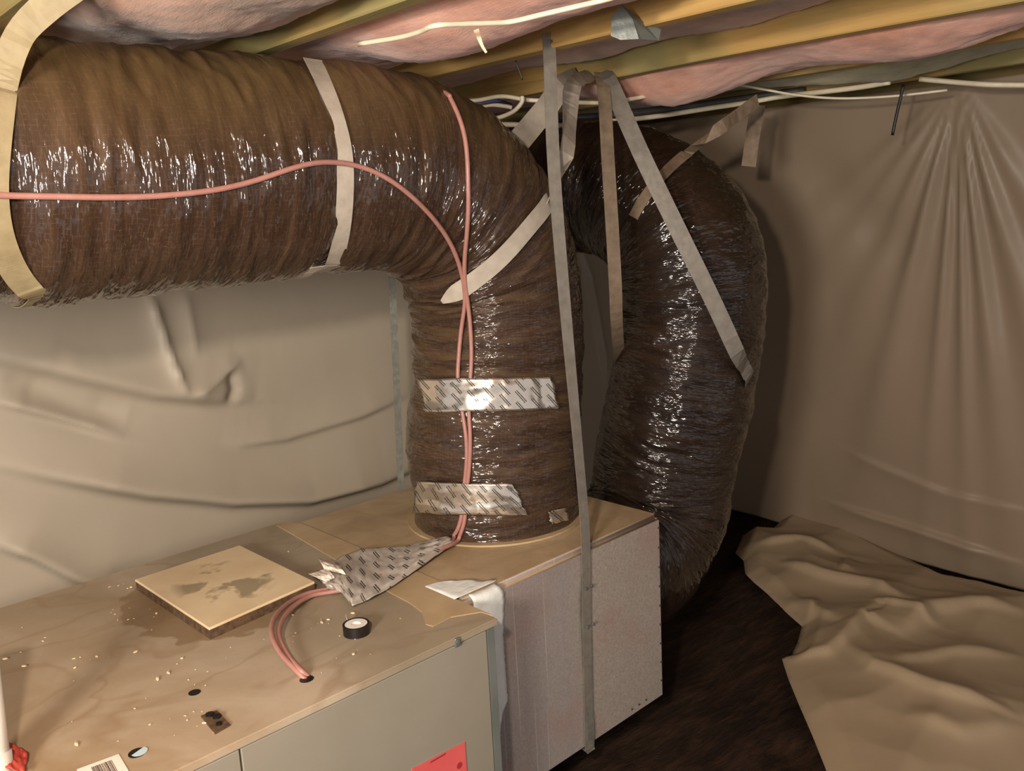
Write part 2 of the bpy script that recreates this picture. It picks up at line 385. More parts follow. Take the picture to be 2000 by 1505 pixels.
# ------------------------------------------------------------------ the setting
def floor_h(x, y): return FLOOR - 0.02 + 0.018*noise.noise(Vector((x*3, y*3, 2))) + 0.010*noise.noise(Vector((x*9, y*9, 5)))
nx, ny = 150, 130; X0, X1, Y0, Y1 = -1.6, 3.75, -1.2, 2.78
vs = [(X0+(X1-X0)*i/(nx-1), Y0+(Y1-Y0)*j/(ny-1), floor_h(X0+(X1-X0)*i/(nx-1), Y0+(Y1-Y0)*j/(ny-1))) for j in range(ny) for i in range(nx)]
fs = [(j*nx+i, j*nx+i+1, (j+1)*nx+i+1, (j+1)*nx+i) for j in range(ny-1) for i in range(nx-1)]
fl = mesh('floor', vs, fs, MT['floor'], smooth=True); fl['kind'] = 'structure'
o = box('wall_left', -1.6, 3.85, 2.80, 2.95, FLOOR-0.05, JT, MT['block']); o['kind'] = 'structure'
o = box('wall_right', 3.78, 3.93, -1.2, 2.80, FLOOR-0.05, JT, MT['block']); o['kind'] = 'structure'
ceil = box('ceiling', -1.6, 3.93, -1.2, 2.95, JT, JT+0.03, MT['ply']); ceil['kind'] = 'structure'
JX = [-0.06, 0.445, 0.945, 1.480, 1.965, 2.445, 2.93, 3.38]
for k, x in enumerate(JX):
    bm = box_bm(0, 0.04, -1.15, 2.79, JB, JT-0.001, 0.003, 1)
    bmesh.ops.subdivide_edges(bm, edges=[e for e in bm.edges if abs(e.verts[0].co.y-e.verts[1].co.y) > 1], cuts=16)
    for v in bm.verts:
        v.co.x += x + 0.006*noise.noise(Vector((k*5, v.co.y*1.5, 0))); v.co.z += 0.004*noise.noise(Vector((k*5, v.co.y*1.2, 7))) if v.co.z < JT-0.05 else 0
    o = from_bm('joist', bm, MT['joist'], ceil)

# insulation batts between the joists
def batt(i, mat, base, label, bulges=(), y0=-1.0, y1=2.55, seed=0):
    xa, xb = JX[i]+0.043, JX[i+1]-0.003; nx, ny = 44, 360
    vs = []; fs = []
    for j in range(ny):
        y = y0+(y1-y0)*j/(ny-1)
        for q in range(nx):
            s = q/(nx-1); x = xa+(xb-xa)*s
            z = base + 0.022*noise.noise(Vector((x*4, y*3, seed))) + 0.006*noise.noise(Vector((x*14, y*9, seed))) + 0.0025*noise.noise(Vector((x*45, y*30, seed)))
            z += 0.020*(2*s-1)**4 + 0.0015*noise.noise(Vector((x*110, y*70, seed)))
            for (by, bw, bs, bsw, ba) in bulges: z -= ba*math.exp(-((y-by)/bw)**2-((s-bs)/bsw)**2)
            x += 0.006*noise.noise(Vector((seed+9, y*6, z*8))) if 0 < q < nx-1 else 0
            vs.append((x, y, z))
    nb = len(vs)
    for j in range(ny):
        y = y0+(y1-y0)*j/(ny-1)
        vs.append((xa, y, JT-0.01)); vs.append((xb, y, JT-0.01))
    for j in range(ny-1):
        for q in range(nx-1): fs.append((j*nx+q, (j+1)*nx+q, (j+1)*nx+q+1, j*nx+q+1))
        a = nb+2*j; b = nb+2*(j+1)
        fs.append((j*nx, a, b, (j+1)*nx)); fs.append((j*nx+nx-1, (j+1)*nx+nx-1, b+1, a+1)); fs.append((a, a+1, b+1, b))
    for j, rev in ((0, False), (ny-1, True)):
        r = [j*nx+q for q in range(nx)]+[nb+2*j+1, nb+2*j]; fs.append(tuple(r if not rev else r[::-1]))
    o = mesh('insulation_batt', vs, fs, mat, smooth=True)
    return tag(o, label, 'insulation')
batt(0, MT['pink'], 0.40, 'pink fibreglass batt above the far left strap and the start of the big duct', [(1.3, 0.5, 0.6, 0.5, 0.04)], seed=1)
batt(1, MT['dusty_pink'], 0.385, 'dusty pink and tan batt resting on top of the big horizontal duct', [(1.2, 0.5, 0.5, 0.4, 0.045), (1.9, 0.5, 0.6, 0.4, 0.02)], seed=2)
batt(2, MT['pink'], 0.385, 'bright pink batt just right of the white strap on the big duct', [(1.35, 0.5, 0.45, 0.38, 0.06)], seed=3)
batt(3, MT['dusty_pink'], 0.400, 'brownish pink batt above the tall front hanger strap', [], seed=4)
batt(4, MT['pink'], 0.375, 'sagging pink batt between the two straps and the right plastic wall', [(1.62, 0.28, 0.45, 0.42, 0.085), (0.95, 0.28, 0.5, 0.5, 0.06)], seed=5)
batt(5, MT['green'], 0.375, 'yellow green stained batt near the top of the right plastic wall', [(1.25, 0.25, 0.5, 0.4, 0.04)], seed=6)
batt(6, MT['green'], 0.400, 'yellow green batt above the fan folded top of the right plastic wall', seed=7)

# ------------------------------------------------------------------ plastic sheets
def seg_dist(U, V, pl):
    """signed distance from every (U,V) to a polyline"""
    best = np.full(U.shape, 1e9); sg = np.zeros(U.shape); al = np.zeros(U.shape); tot = 0
    L = sum(math.dist(a, b) for a, b in zip(pl, pl[1:]))
    for a, b in zip(pl, pl[1:]):
        dx, dy = b[0]-a[0], b[1]-a[1]; l2 = dx*dx+dy*dy
        t = np.clip(((U-a[0])*dx+(V-a[1])*dy)/l2, 0, 1); ex = U-(a[0]+t*dx); ey = V-(a[1]+t*dy); d = np.hypot(ex, ey)
        s = np.sign(dx*(V-a[1])-dy*(U-a[0])); mk = d < best
        best = np.where(mk, d, best); sg = np.where(mk, s, sg); al = np.where(mk, (tot+t*math.sqrt(l2))/L, al); tot += math.sqrt(l2)
    return best, sg, al
def fold(U, V, pl, w, a, kind='ridge', taper=True):
    d, s, t = seg_dist(U, V, pl); env = np.minimum(1, 4*np.minimum(t+0.02, 1.02-t)) if taper else 1
    if kind == 'ridge': return a*np.exp(-(d/w)**2)*env
    if kind == 'crease': return a*np.exp(-(d/w))*env
    return a*np.exp(-(d/w)**1.2)*(0.5+0.5*np.tanh(s*d/(w*0.16)))*env         # lip: steep on one side, slow on the other
def vnoise(U, V, sc, seed, ax=(1, 1)):
    return np.array([noise.noise(Vector((u*sc*ax[0], v*sc*ax[1], seed))) for u, v in zip(U.ravel(), V.ravel())]).reshape(U.shape)
def W(px, py): p = ony(px, py, YW); return (p.x, p.z)
nu, nv = 330, 210
U, V = np.meshgrid(np.linspace(-0.4, 3.28, nu), np.linspace(-1.42, 0.335, nv))
D = 0.030*vnoise(U, V, 1.1, 3) + 0.012*vnoise(U, V, 2.6, 8, (0.7, 1.6))
D += fold(U, V, [W(-80, 690), W(0, 706), W(150, 742), W(300, 776), W(440, 786), W(500, 785)], 0.10, 0.045, 'lip')
D += fold(U, V, [W(285, 560), W(300, 600), W(325, 690), W(358, 780)], 0.018, 0.022, 'crease')
D += fold(U, V, [W(358, 780), W(410, 745), W(470, 700)], 0.03, 0.016, 'crease')
D += fold(U, V, [W(358, 560), W(372, 640), W(380, 700)], 0.03, 0.012, 'crease')
D -= fold(U, V, [W(440, 790), W(455, 760), W(445, 720)], 0.02, 0.016, 'ridge')
D += fold(U, V, [W(-60, 900), W(100, 935), W(280, 968), W(450, 985), W(600, 980), W(740, 945), W(850, 900)], 0.09, 0.060, 'lip')
D += fold(U, V, [W(-40, 780), W(80, 810), W(170, 835), W(240, 858)], 0.05, 0.030, 'lip')
D += fold(U, V, [W(430, 865), W(470, 872), W(560, 860), W(700, 815), W(800, 770)], 0.06, 0.020, 'lip')
D += fold(U, V, [W(-40, 1055), W(60, 1090), W(140, 1130), W(250, 1165)], 0.06, 0.040, 'lip')
D += fold(U, V, [W(0, 740), W(80, 765), W(160, 800), W(250, 815)], 0.05, -0.022, 'ridge')
D += fold(U, V, [W(1130, 480), W(1160, 620), W(1180, 760)], 0.04, 0.03, 'lip')
D *= 1.25*np.minimum(1, (0.345-V)/0.10+0.2)
D = np.minimum(D, 0.16)
vs = np.stack([U, YW-D, V], -1).reshape(-1, 3)
fs = [(j*nu+i, j*nu+i+1, (j+1)*nu+i+1, (j+1)*nu+i) for j in range(nv-1) for i in range(nu-1)]
o = mesh('plastic_sheet', vs, fs, MT['sheet_left'], smooth=True)
md = o.modifiers.new('thickness', 'SOLIDIFY'); md.thickness = 0.001
tag(o, 'milky translucent plastic sheet with sagging swags hanging behind the long cabinet', 'plastic sheet')

# right sheet: gathered at a staple point, sloping out to the floor
def right_base(y, s):                       # s 0 top .. 1 bottom
    top = 3.14 + 0.06*(2.6-y)*0.2; bot = 3.36 + 0.10*max(0, y-1.2) - 0.02*max(0, 1.0-y)
    return top+(bot-top)*(s**1.15)
nu, nv = 300, 230
yy = np.linspace(-0.75, 2.58, nu); ss = np.linspace(0, 1, nv)
Yg, Sg = np.meshgrid(yy, ss)
ztop = 0.345 + 0*Yg; zbot = FLOOR+0.012 + 0*Yg
Z = ztop+(zbot-ztop)*Sg
Xb = np.vectorize(right_base)(Yg, Sg)
g = onx(1868, 168, 3.14)                     # gather point
ang = np.degrees(np.arctan2(Yg-g.y, g.z+0.03-Z)); rad = np.hypot(Yg-g.y, Z-g.z)
D = np.zeros(Yg.shape)
for a0, wd, am in ((14, 3.2, 0.030), (4, 1.6, 0.022), (-1.5, 1.4, 0.026), (-7, 2.4, 0.032), (-16, 4, 0.030), (24, 5, 0.024), (36, 6, 0.02), (-28, 6, 0.02), (48, 6, 0.012)):
    D += am*np.exp(-((ang-a0)/wd)**2)*np.clip(rad/0.25, 0.15, 1)*np.clip(1.35-rad/1.25, 0.25, 1)
D += 0.030*vnoise(Yg, Z, 1.3, 13) + 0.010*vnoise(Yg, Z, 4, 14, (1, 0.6))
def R_(px, py): p = onx(px, py, 3.3); return (p.y, p.z)
D += fold(Yg, Z, [R_(1600, 985), R_(1800, 1040), R_(2000, 1105)], 0.05, 0.028, 'lip')
D += fold(Yg, Z, [R_(1650, 880), R_(1850, 960), R_(2030, 1000)], 0.05, 0.016, 'lip')
D += fold(Yg, Z, [R_(1600, 300), R_(1680, 400), R_(1800, 500)], 0.10, -0.02, 'ridge')
xx = Xb-D
vs = np.stack([xx, Yg, Z], -1).reshape(-1, 3)
fs = [(j*nu+i, j*nu+i+1, (j+1)*nu+i+1, (j+1)*nu+i) for j in range(nv-1) for i in range(nu-1)]
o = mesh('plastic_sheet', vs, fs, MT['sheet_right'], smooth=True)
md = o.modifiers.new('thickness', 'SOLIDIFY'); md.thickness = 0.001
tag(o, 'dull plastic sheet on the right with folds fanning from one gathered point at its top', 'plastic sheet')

# ------------------------------------------------------------------ ducts
def duct_surface(path, R, mat, parent, seed, step=0.0055, seg=150, cinch=(), rfun=None, amp=1.0, slant=0.0):
    P = resample(catmull(path, 24), step); T, N, B = frames(P, Vector((0, 0, 1)) if abs((P[1]-P[0]).normalized().z) < 0.7 else Vector((0, -1, 0)))
    vs = []; uvs = []; fs = []; v = 0; M_ = len(P); step_r = step
    for i in range(M_):
        v = i*step_r
        k = 0
        if 0 < i < M_-1:
            t1 = (P[i]-P[i-1]).normalized(); t2 = (P[i+1]-P[i]).normalized()
            k = 0
        i0, i1 = max(0, i-8), min(M_-1, i+8); dT = (T[i1]-T[i0])/max(1e-6, (i1-i0)*step_r)      # curvature vector
        r0 = R if rfun is None else rfun(v/(M_*step_r))
        for (cv, cw, ca) in cinch: r0 -= ca*math.exp(-((v-cv)/cw)**2)
        for q in range(seg+1):
            th = 2*math.pi*(q % seg)/seg; c, s = math.cos(th), math.sin(th); dr = N[i]*c+B[i]*s
            comp = max(0, dr.dot(dT))*R; comp = min(comp, 1.0)                 # inner side of a bend gathers
            w_ = v + slant*math.sin(th)
            big = noise.noise(Vector((c*0.9, s*0.9, w_*7+seed)))
            mid = 1-abs(noise.noise(Vector((c*1.6+3, s*1.6, w_*22+seed)))*2.2)
            fin = 1-abs(noise.noise(Vector((c*2.6, s*2.6+5, w_*55+seed)))*2.0)
            d = 0.010*big + (0.0040+0.010*comp)*mid + (0.0020+0.0005*comp)*fin
            r = r0+d*amp-0.006
            vs.append(P[i]+dr*r); uvs.append((th*R if q < seg else 2*math.pi*R, v))
    w1 = seg+1
    for i in range(M_-1):
        for q in range(seg): fs.append((i*w1+q, i*w1+q+1, (i+1)*w1+q+1, (i+1)*w1+q))
    o = mesh('insulated_sleeve', vs, fs, mat, parent, True, uv=uvs)
    bv = BVHTree.FromPolygons([Vector(a) for a in vs], fs)
    return o, bv, P
CX, CY = 1.508, 1.70; AX = 1.695; AZ = 0.108
big = empty('flexible_duct', (CX, CY, TOP)); tag(big, 'large brown film wrapped duct running overhead then elbowing down onto the plenum', 'duct')
sl, bvA, PA = duct_surface([(-0.75, AX, AZ-0.01), (-0.2, AX, AZ), (0.3, AX, AZ), (0.7, AX, AZ), (1.02, AX, AZ+0.005), (1.25, AX, AZ-0.005), (1.43, AX, AZ-0.085), (1.535, CY, AZ-0.25), (1.548, CY, -0.35), (1.515, CY, -0.55), (CX, CY, -0.72), (CX, CY, TOP+0.004)],
    0.228, MT['duct'], None, 11, cinch=((1.145, 0.03, 0.012), (1.74, 0.04, 0.012), (2.645, 0.02, 0.006)), slant=0.03)
put(sl, big)
col2 = hexp('collar_band', (CX, CY, TOP+0.001), 0.240, 0.005, MT['flange'], big, 48)
small = empty('flexible_duct', (2.2, 1.65, -1.07)); tag(small, 'brown wrapped duct, darkened for its shade, behind the plenum, curling down and round to its far end', 'duct')
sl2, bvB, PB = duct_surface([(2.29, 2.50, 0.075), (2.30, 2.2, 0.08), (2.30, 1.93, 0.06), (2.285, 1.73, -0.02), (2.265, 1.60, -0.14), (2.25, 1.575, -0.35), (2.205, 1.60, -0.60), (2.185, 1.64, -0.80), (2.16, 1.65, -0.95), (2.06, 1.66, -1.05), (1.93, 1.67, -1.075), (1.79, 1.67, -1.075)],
    0.222, MT['shaded_duct'], None, 40, amp=1.15, slant=-0.03, cinch=((0.60, 0.03, 0.01),))
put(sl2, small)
def hit(px, py, bv=None, off=0.0):
    d = ray(px, py).normalized(); h = (bv or bvA).ray_cast(Vector((0, 0, 0)), d)
    if h[0] is None: return None
    n = h[1]; n = -n if n.dot(d) > 0 else n
    return h[0]+n*off, n
def radial(px, py, bv, P):
    h = hit(px, py, bv)
    if h is None: return None
    k = min(range(len(P)), key=lambda i: (P[i]-h[0]).length_squared); t = (P[min(k+1, len(P)-1)]-P[max(k-1, 0)]).normalized()
    d = h[0]-P[k]; d -= t*d.dot(t); return P[k]+t*((h[0]-P[k]).dot(t)), d.normalized(), d.length
def surf_path(pts, bv, P, off, wd=0.0):
    Q = [q for q in (radial(a, b, bv, P) for a, b in pts) if q]
    r = []; n_ = len(Q)
    for q in Q:
        rm = q[2]
        if wd:
            k = min(range(len(P)), key=lambda i: (P[i]-q[0]).length_squared); t = (P[min(k+1, len(P)-1)]-P[max(k-1, 0)]).normalized()
            for o_ in (-0.5, -0.25, 0.25, 0.5):
                h = bv.ray_cast(q[0]+t*o_*wd, q[1])
                if h[0] is not None: rm = max(rm, h[3])
        r.append(rm)
    r = [max(r[max(0, i-1):i+2]) for i in range(n_)]; r = [sum(r[max(0, i-2):i+3])/len(r[max(0, i-2):i+3]) for i in range(n_)]
    out = [q[0]+q[1]*(rr_+off) for q, rr_ in zip(Q, r)]; N_ = [q[1] for q in Q]
    for _ in range(10):
        for L_ in (out, N_):
            c_ = [v.copy() for v in L_]
            for i in range(1, n_-1): L_[i] = (c_[i-1]+c_[i]*2+c_[i+1])/4
    return out, [v.normalized() for v in N_]
def patch(name, corners, nu_, nv_, off, mat, parent, bv, crumple=0.0015, seed=0, width=0.2, height=0.06, edge=0.0):
    """foil lying on a duct: four measured corners, dropped on to the surface"""
    A, B_, C_, D_ = [Vector((*c, 0)) for c in corners]
    axis = Vector((CX, CY, 0)); pts = []
    for j in range(nv_):
        for i in range(nu_):
            u, v = i/(nu_-1), j/(nv_-1)
            q = A.lerp(B_, u).lerp(D_.lerp(C_, u), v)
            if edge: q.y += edge*noise.noise(Vector((u*5, seed, v)))*(1 if v in (0, 1) else 0); q.x += edge*2*noise.noise(Vector((v*5, seed+3, u)))*(1 if u in (0, 1) else 0)
            pts.append(q)
    vs = []
    for q in pts:
        h = hit(q.x, q.y, bv); p = h[0]; c = Vector((p.x-CX, p.y-CY, 0)); r = c.length; c.normalize()
        vs.append([p, r, c])
    R_arr = np.array([v[1] for v in vs]).reshape(nv_, nu_)
    for _ in range(6):
        pad = np.pad(R_arr, 1, mode='edge'); sm = (pad[:-2, 1:-1]+pad[2:, 1:-1]+pad[1:-1, :-2]+pad[1:-1, 2:]+4*R_arr)/8; R_arr = np.maximum(R_arr, sm)
    out = []
    for k, (p, r, c) in enumerate(vs):
        rr = R_arr.ravel()[k]+off+crumple*noise.noise(Vector((p.x*45, p.y*45, p.z*30+seed)))
        out.append(Vector((CX, CY, 0))+c*rr+Vector((0, 0, p.z)))
    uvs = [(i/(nu_-1)*width, j/(nv_-1)*-height) for j in range(nv_) for i in range(nu_)]
    fs = [(j*nu_+i, (j+1)*nu_+i, (j+1)*nu_+i+1, j*nu_+i+1) for j in range(nv_-1) for i in range(nu_-1)]
    o = mesh(name, out, fs, mat, None, True, uv=uvs); md = o.modifiers.new('thickness', 'SOLIDIFY'); md.thickness = 0.0008; md.offset = 1
    return o

# tape strips
t1 = patch('foil_tape_strip', [(824, 738), (1070, 734), (1085, 797), (840, 803)], 60, 16, 0.013, MT['foil'], None, bvA, 0.0022, 3, 0.36, 0.09, 3)
tag(t1, 'shiny foil tape strip with slanted dark print, the higher one on the duct', 'tape')
t2 = patch('foil_tape_strip', [(822, 938), (1000, 942), (1027, 1003), (816, 1000)], 50, 16, 0.013, MT['foil'], None, bvA, 0.0022, 9, 0.28, 0.09, 3)
tag(t2, 'shiny foil tape strip with slanted dark print, the lower one near the duct base', 'tape')
t3 = patch('foil_tape_scrap', [(1068, 998), (1100, 990), (1108, 1015), (1074, 1022)], 10, 8, 0.006, MT['foil'], None, bvA, 0.004, 12, 0.04, 0.03, 3)
tag(t3, 'small crumpled foil scrap at the right of the duct base', 'tape')

# ------------------------------------------------------------------ cabinet
cab = empty('air_handler', (0.4, 1.7, BOT)); tag(cab, 'long grey metal air handler cabinet with a dusty tan top, on the left', 'air handler')
FY, BY, RX = 1.243, 2.13, 1.085
box('casing', -0.25, RX-0.004, FY+0.014, BY-0.004, BOT, TOP-0.016, MT['panel'], cab, 0.004, 1)
bm = box_bm(-0.255, RX+0.004, FY-0.002, BY, TOP-0.016, TOP, 0.003, 2); put(from_bm('top_plate', bm, MT['top']), cab)
sx = ony(468, 1447, FY).x
box('front_panel', -0.25, sx-0.0015, FY+0.002, FY+0.014, BOT+0.005, TOP-0.018, MT['panel'], cab, 0.0015, 1)
box('front_panel', sx+0.0015, RX-0.026, FY+0.002, FY+0.014, BOT+0.005, TOP-0.018, MT['panel'], cab, 0.0015, 1)
box('corner_post', RX-0.024, RX-0.002, FY+0.004, FY+0.03, BOT, TOP-0.017, MT['dark_edge'], cab, 0.002, 1)
p = ony(893, 1250, FY)
bm = box_bm(p.x-0.008, p.x+0.008, FY-0.004, FY+0.003, p.z-0.012, p.z+0.006, 0.002, 1); put(from_bm('latch_clip', bm, MT['steel']), cab)
hexp('screw', (p.x-0.002, FY-0.004, p.z), 0.004, 0.004, MT['steel'], cab, 8, (0, -1, 0))
# holes in the top plate, their inner shade painted as flat black discs
def disc(name, px, py, rx, ry, mat, z=TOP, h=0.0008, n=20, parent=cab, rot=0):
    c = onz(px, py, z); vs = []
    for zz in (0, h):
        for k in range(n):
            t = 2*math.pi*k/n; a, b = rx*math.cos(t), ry*math.sin(t)
            vs.append((c.x+a*math.cos(rot)-b*math.sin(rot), c.y+a*math.sin(rot)+b*math.cos(rot), z+zz))
    fs = [tuple(range(n))[::-1], tuple(range(n, 2*n))]+[(k, (k+1) % n, n+(k+1) % n, n+k) for k in range(n)]
    o = mesh(name, vs, fs, mat)
    if parent: put(o, parent)
    return o
disc('hole_shade_disc', 380, 1352, 0.0105, 0.0105, MT['black'])
disc('hole_shade_disc', 599, 1326, 0.013, 0.012, MT['black'])
kh = disc('hole_shade_disc', 268, 1470, 0.0135, 0.0135, MT['black'])
c = onz(272, 1467, TOP+0.001); vs = []
q0 = (XC.x, XC.y)
nn = 14
pts = [(0.0125*math.cos(t), 0.0125*math.sin(t)) for t in np.linspace(-math.radians(140)-0.6, math.radians(70)-0.6, nn)]
vs = [(c.x+a, c.y+b, TOP+0.0009) for a, b in pts]+[(c.x+a, c.y+b, TOP+0.0013) for a, b in pts]
fs = [tuple(range(nn))[::-1], tuple(range(nn, 2*nn))]+[(k, (k+1) % nn, nn+(k+1) % nn, nn+k) for k in range(nn)]
o = mesh('pipe_in_hole', vs, fs, MT['cyan']); put(o, cab)  # flat bluish piece standing in for a pipe seen through the hole
# rectangular knockout cover, rusty, with two bumps
kp = empty('knockout_plate', onz(422, 1408, TOP)); kp.parent = cab; kp.matrix_parent_inverse = Matrix.Translation(-Vector(cab.location))
q = [onz(a, b, TOP+0.002) for a, b in ((392, 1398), (424, 1387), (450, 1415), (420, 1432))]
bm = bmesh.new(); vt = [bm.verts.new((v.x, v.y, TOP+0.003)) for v in q]; vb = [bm.verts.new((v.x, v.y, TOP+0.0002)) for v in q]
bm.faces.new(vt); bm.faces.new(vb[::-1])
for k in range(4): bm.faces.new((vt[k], vb[k], vb[(k+1) % 4], vt[(k+1) % 4]))
o = from_bm('plate', bm, MT['rust']); o.parent = kp; o.matrix_parent_inverse = Matrix.Translation(-Vector(kp.location)-Vector(cab.location)+Vector(cab.location))
for a, b, r in ((410, 1396, 0.0075), (424, 1400, 0.0075), (428, 1414, 0.005)):
    c = onz(a, b, TOP+0.003); o = hexp('outlet_stub', c, r, 0.003, MT['black'], None, 10); o.parent = kp; o.matrix_parent_inverse = Matrix.Translation(-Vector(kp.location))

# red label on the front panel
rl = empty('warning_label', ony(860, 1500, FY)); tag(rl, 'red paper label low on the grey front panel, cut by the frame', 'label')
a = ony(908, 1449, FY); b = ony(809, 1505, FY)
yf = FY+0.0005
vs = [(a.x, yf, a.z), (b.x-0.05, yf, a.z-0.0), (b.x-0.05, yf, a.z-0.13), (a.x, yf, a.z-0.13)]
vs = [(x, y-0.0008, z) for x, y, z in vs]+[(x, y+0.0012, z) for x, y, z in vs]
# the label's left side is torn on the slant
vs[1] = (b.x-0.004, vs[1][1], b.z+0.006); vs[5] = (b.x-0.004, vs[5][1], b.z+0.006)
o = mesh('paper', vs, [(0, 1, 2, 3), (7, 6, 5, 4), (0, 4, 5, 1), (1, 5, 6, 2), (2, 6, 7, 3), (3, 7, 4, 0)], MT['red_label']); put(o, rl)
c = ony(897, 1494, FY)
hexp('printed_mark', (c.x, FY-0.0003, c.z), 0.007, 0.0006, MT['red_ink'], rl, 10, (0, -1, 0))
c1, c2 = ony(840, 1484, FY), ony(870, 1468, FY)
bm = box_bm(c1.x, c2.x, FY-0.0008, FY+0.0001, c1.z-0.006, c1.z-0.003); put(from_bm('printed_line', bm, MT['red_ink']), rl)

# barcode label lying on the top
bl = empty('barcode_label', onz(200, 1495, TOP)); tag(bl, 'small white paper label with black bars on the cabinet top edge, bottom left', 'label')
e1 = onz(150, 1503, TOP); e2 = onz(232, 1473, TOP); e3 = onz(252, 1507, TOP); ux = (e2-e1); vx = (e3-e2).normalized()*0.10
ql = [e1, e2, e2+vx*1.0, e1+vx*1.0]
vs = [(v.x, v.y, TOP+0.0012) for v in ql]+[(v.x, v.y, TOP+0.0002) for v in ql]
o = mesh('paper', vs, [(3, 2, 1, 0), (4, 5, 6, 7), (0, 1, 5, 4), (1, 2, 6, 5), (2, 3, 7, 6), (3, 0, 4, 7)], MT['paper']); put(o, bl)
bmx = bmesh.new(); t = 0.30
for k in range(16):
    wd = random.choice((0.012, 0.02, 0.03)); a_ = e1+ux*t+vx*0.10; b_ = e1+ux*(t+wd)+vx*0.10; c_ = b_+vx*0.4; d_ = a_+vx*0.4
    ff = [bmx.verts.new((v.x, v.y, TOP+0.0016)) for v in (a_, b_, c_, d_)]; bmx.faces.new(ff[::-1]); t += wd+random.choice((0.012, 0.02))
o = from_bm('printed_bars', bmx, MT['ink']); put(o, bl); o['kind'] = 'stuff'

# cover panel on top
cp_ = empty('cover_panel', (0.79, 1.86, TOP)); tag(cp_, 'square pale mottled cover panel lying on the dusty cabinet top', 'panel')
ZL = TOP+0.026
cs = [onz(a, b, ZL) for a, b in ((263, 1131), (468, 1064), (615, 1135), (408, 1226))]
bm = bmesh.new(); vt = [bm.verts.new((v.x, v.y, ZL)) for v in cs]; vb = [bm.verts.new((v.x, v.y, ZL-0.006)) for v in cs]
bm.faces.new(vt[::-1]); bm.faces.new(vb)
for k in range(4): bm.faces.new((vt[k], vt[(k+1) % 4], vb[(k+1) % 4], vb[k]))
bmesh.ops.bevel(bm, geom=bm.edges[:], offset=0.0015, segments=1, affect='EDGES')
ctr = sum(cs, Vector())/4
for v in bm.verts: v.co -= ctr; v.co.z += 0
o = from_bm('cover_plate', bm, MT['lid']); o.location = Vector((ctr.x, ctr.y, ctr.z))-Vector(cp_.location); o.parent = cp_
ci = [ctr.lerp(v, 0.992) for v in cs]
bm = bmesh.new(); vt = [bm.verts.new((v.x, v.y, ZL-0.0062)) for v in ci]; vb = [bm.verts.new((v.x, v.y, TOP+0.0003)) for v in ci]
bm.faces.new(vt[::-1]); bm.faces.new(vb)
for k in range(4): bm.faces.new((vt[k], vt[(k+1) % 4], vb[(k+1) % 4], vb[k]))
put(from_bm('raised_rim', bm, MT['rust']), cp_)

# roll of tape
rc = onz(697, 1236, TOP)
tr = empty('tape_roll', (rc.x, rc.y, TOP)); tag(tr, 'small black roll of electrical tape with pale core on the cabinet', 'tape roll')
def ring(name, r0, r1, h, mat, parent, z0=0.0006, n=40):
    vs = []; pr = [(r0, z0), (r1, z0), (r1, h), (r0, h)]
    for k in range(n):
        t = 2*math.pi*k/n
        for r, z in pr: vs.append((r*math.cos(t), r*math.sin(t), z))
    fs = [(k*4+i, ((k+1) % n)*4+i, ((k+1) % n)*4+(i+1) % 4, k*4+(i+1) % 4) for k in range(n) for i in range(4)]
    return mesh(name, vs, fs, mat, parent)
rr = 0.0265
ring('tape_winding', 0.0225, rr, 0.021, MT['black'], tr)
ring('core', 0.0095, 0.0222, 0.0205, MT['white'], tr)
hexp('core_hub', (rc.x, rc.y, TOP+0.0006), 0.0094, 0.016, MT['white'], tr, 24)
cc = onz(672, 1222, TOP); dd = Vector((cc.x-rc.x, cc.y-rc.y, 0)); dd.normalize()
o = ribbon('loose_tail', [Vector((0, 0, 0.011))+dd*rr, Vector((0, 0, 0.012))+dd*(rr+0.006)+Vector((0.004, 0.006, 0)), Vector((0, 0, 0.013))+dd*(rr+0.008)+Vector((0.009, 0.014, 0))], [dd]*3, 0.018, MT['paper'], tr, 0.0006)

# crumbs of debris
bm = bmesh.new()
for k in range(95):
    if k < 50: x, y = random.uniform(0.3, 1.0), random.uniform(1.27, 2.05)
    else:
        c = onz(*random.choice([(235, 1145), (240, 1190), (225, 1220), (350, 1280), (350, 1315), (425, 1360), (380, 1400), (640, 1215), (560, 1235), (120, 1405), (180, 1290), (300, 1195), (400, 1440), (690, 1280), (300, 1240)]), TOP); x, y = c.x+random.gauss(0, 0.02), c.y+random.gauss(0, 0.02)
    if not (0.1 < x < 1.07 and 1.26 < y < 2.1): continue
    if 0.655 < x < 0.95 and 1.64 < y < 2.07: continue
    s = random.choice((0.0008, 0.0011, 0.0016, 0.0030))*random.uniform(0.8, 1.2); r = bmesh.ops.create_icosphere(bm, subdivisions=1, radius=s)
    an = random.uniform(0, 3.14); lx = random.uniform(1, 2.6)
    for v in r['verts']:
        q = v.co.copy(); q.x *= lx; q = Matrix.Rotation(an, 3, 'Z') @ q; v.co = Vector((x+q.x, y+q.y, TOP+0.0008+max(-0.0006, q.z*0.6)+s*0.3))
o = from_bm('debris_crumbs', bm, MT['crumb']); tag(o, 'pale crumbs and wood shavings scattered over the cabinet top', 'debris', kind='stuff')

# ------------------------------------------------------------------ plenum
pl = empty('duct_plenum', (1.44, 1.73, BOT)); tag(pl, 'grey foil faced plenum box at the cabinet end carrying the big duct', 'plenum')
bm = box_bm(1.09, 1.79, 1.357, 2.10, BOT, TOP, 0.015, 4)
o = from_bm('foil_board_box', bm, MT['plenum'], smooth=True); put(o, pl)
wn = o.modifiers.new('weighted', 'WEIGHTED_NORMAL'); wn.keep_sharp = False; wn.weight = 100
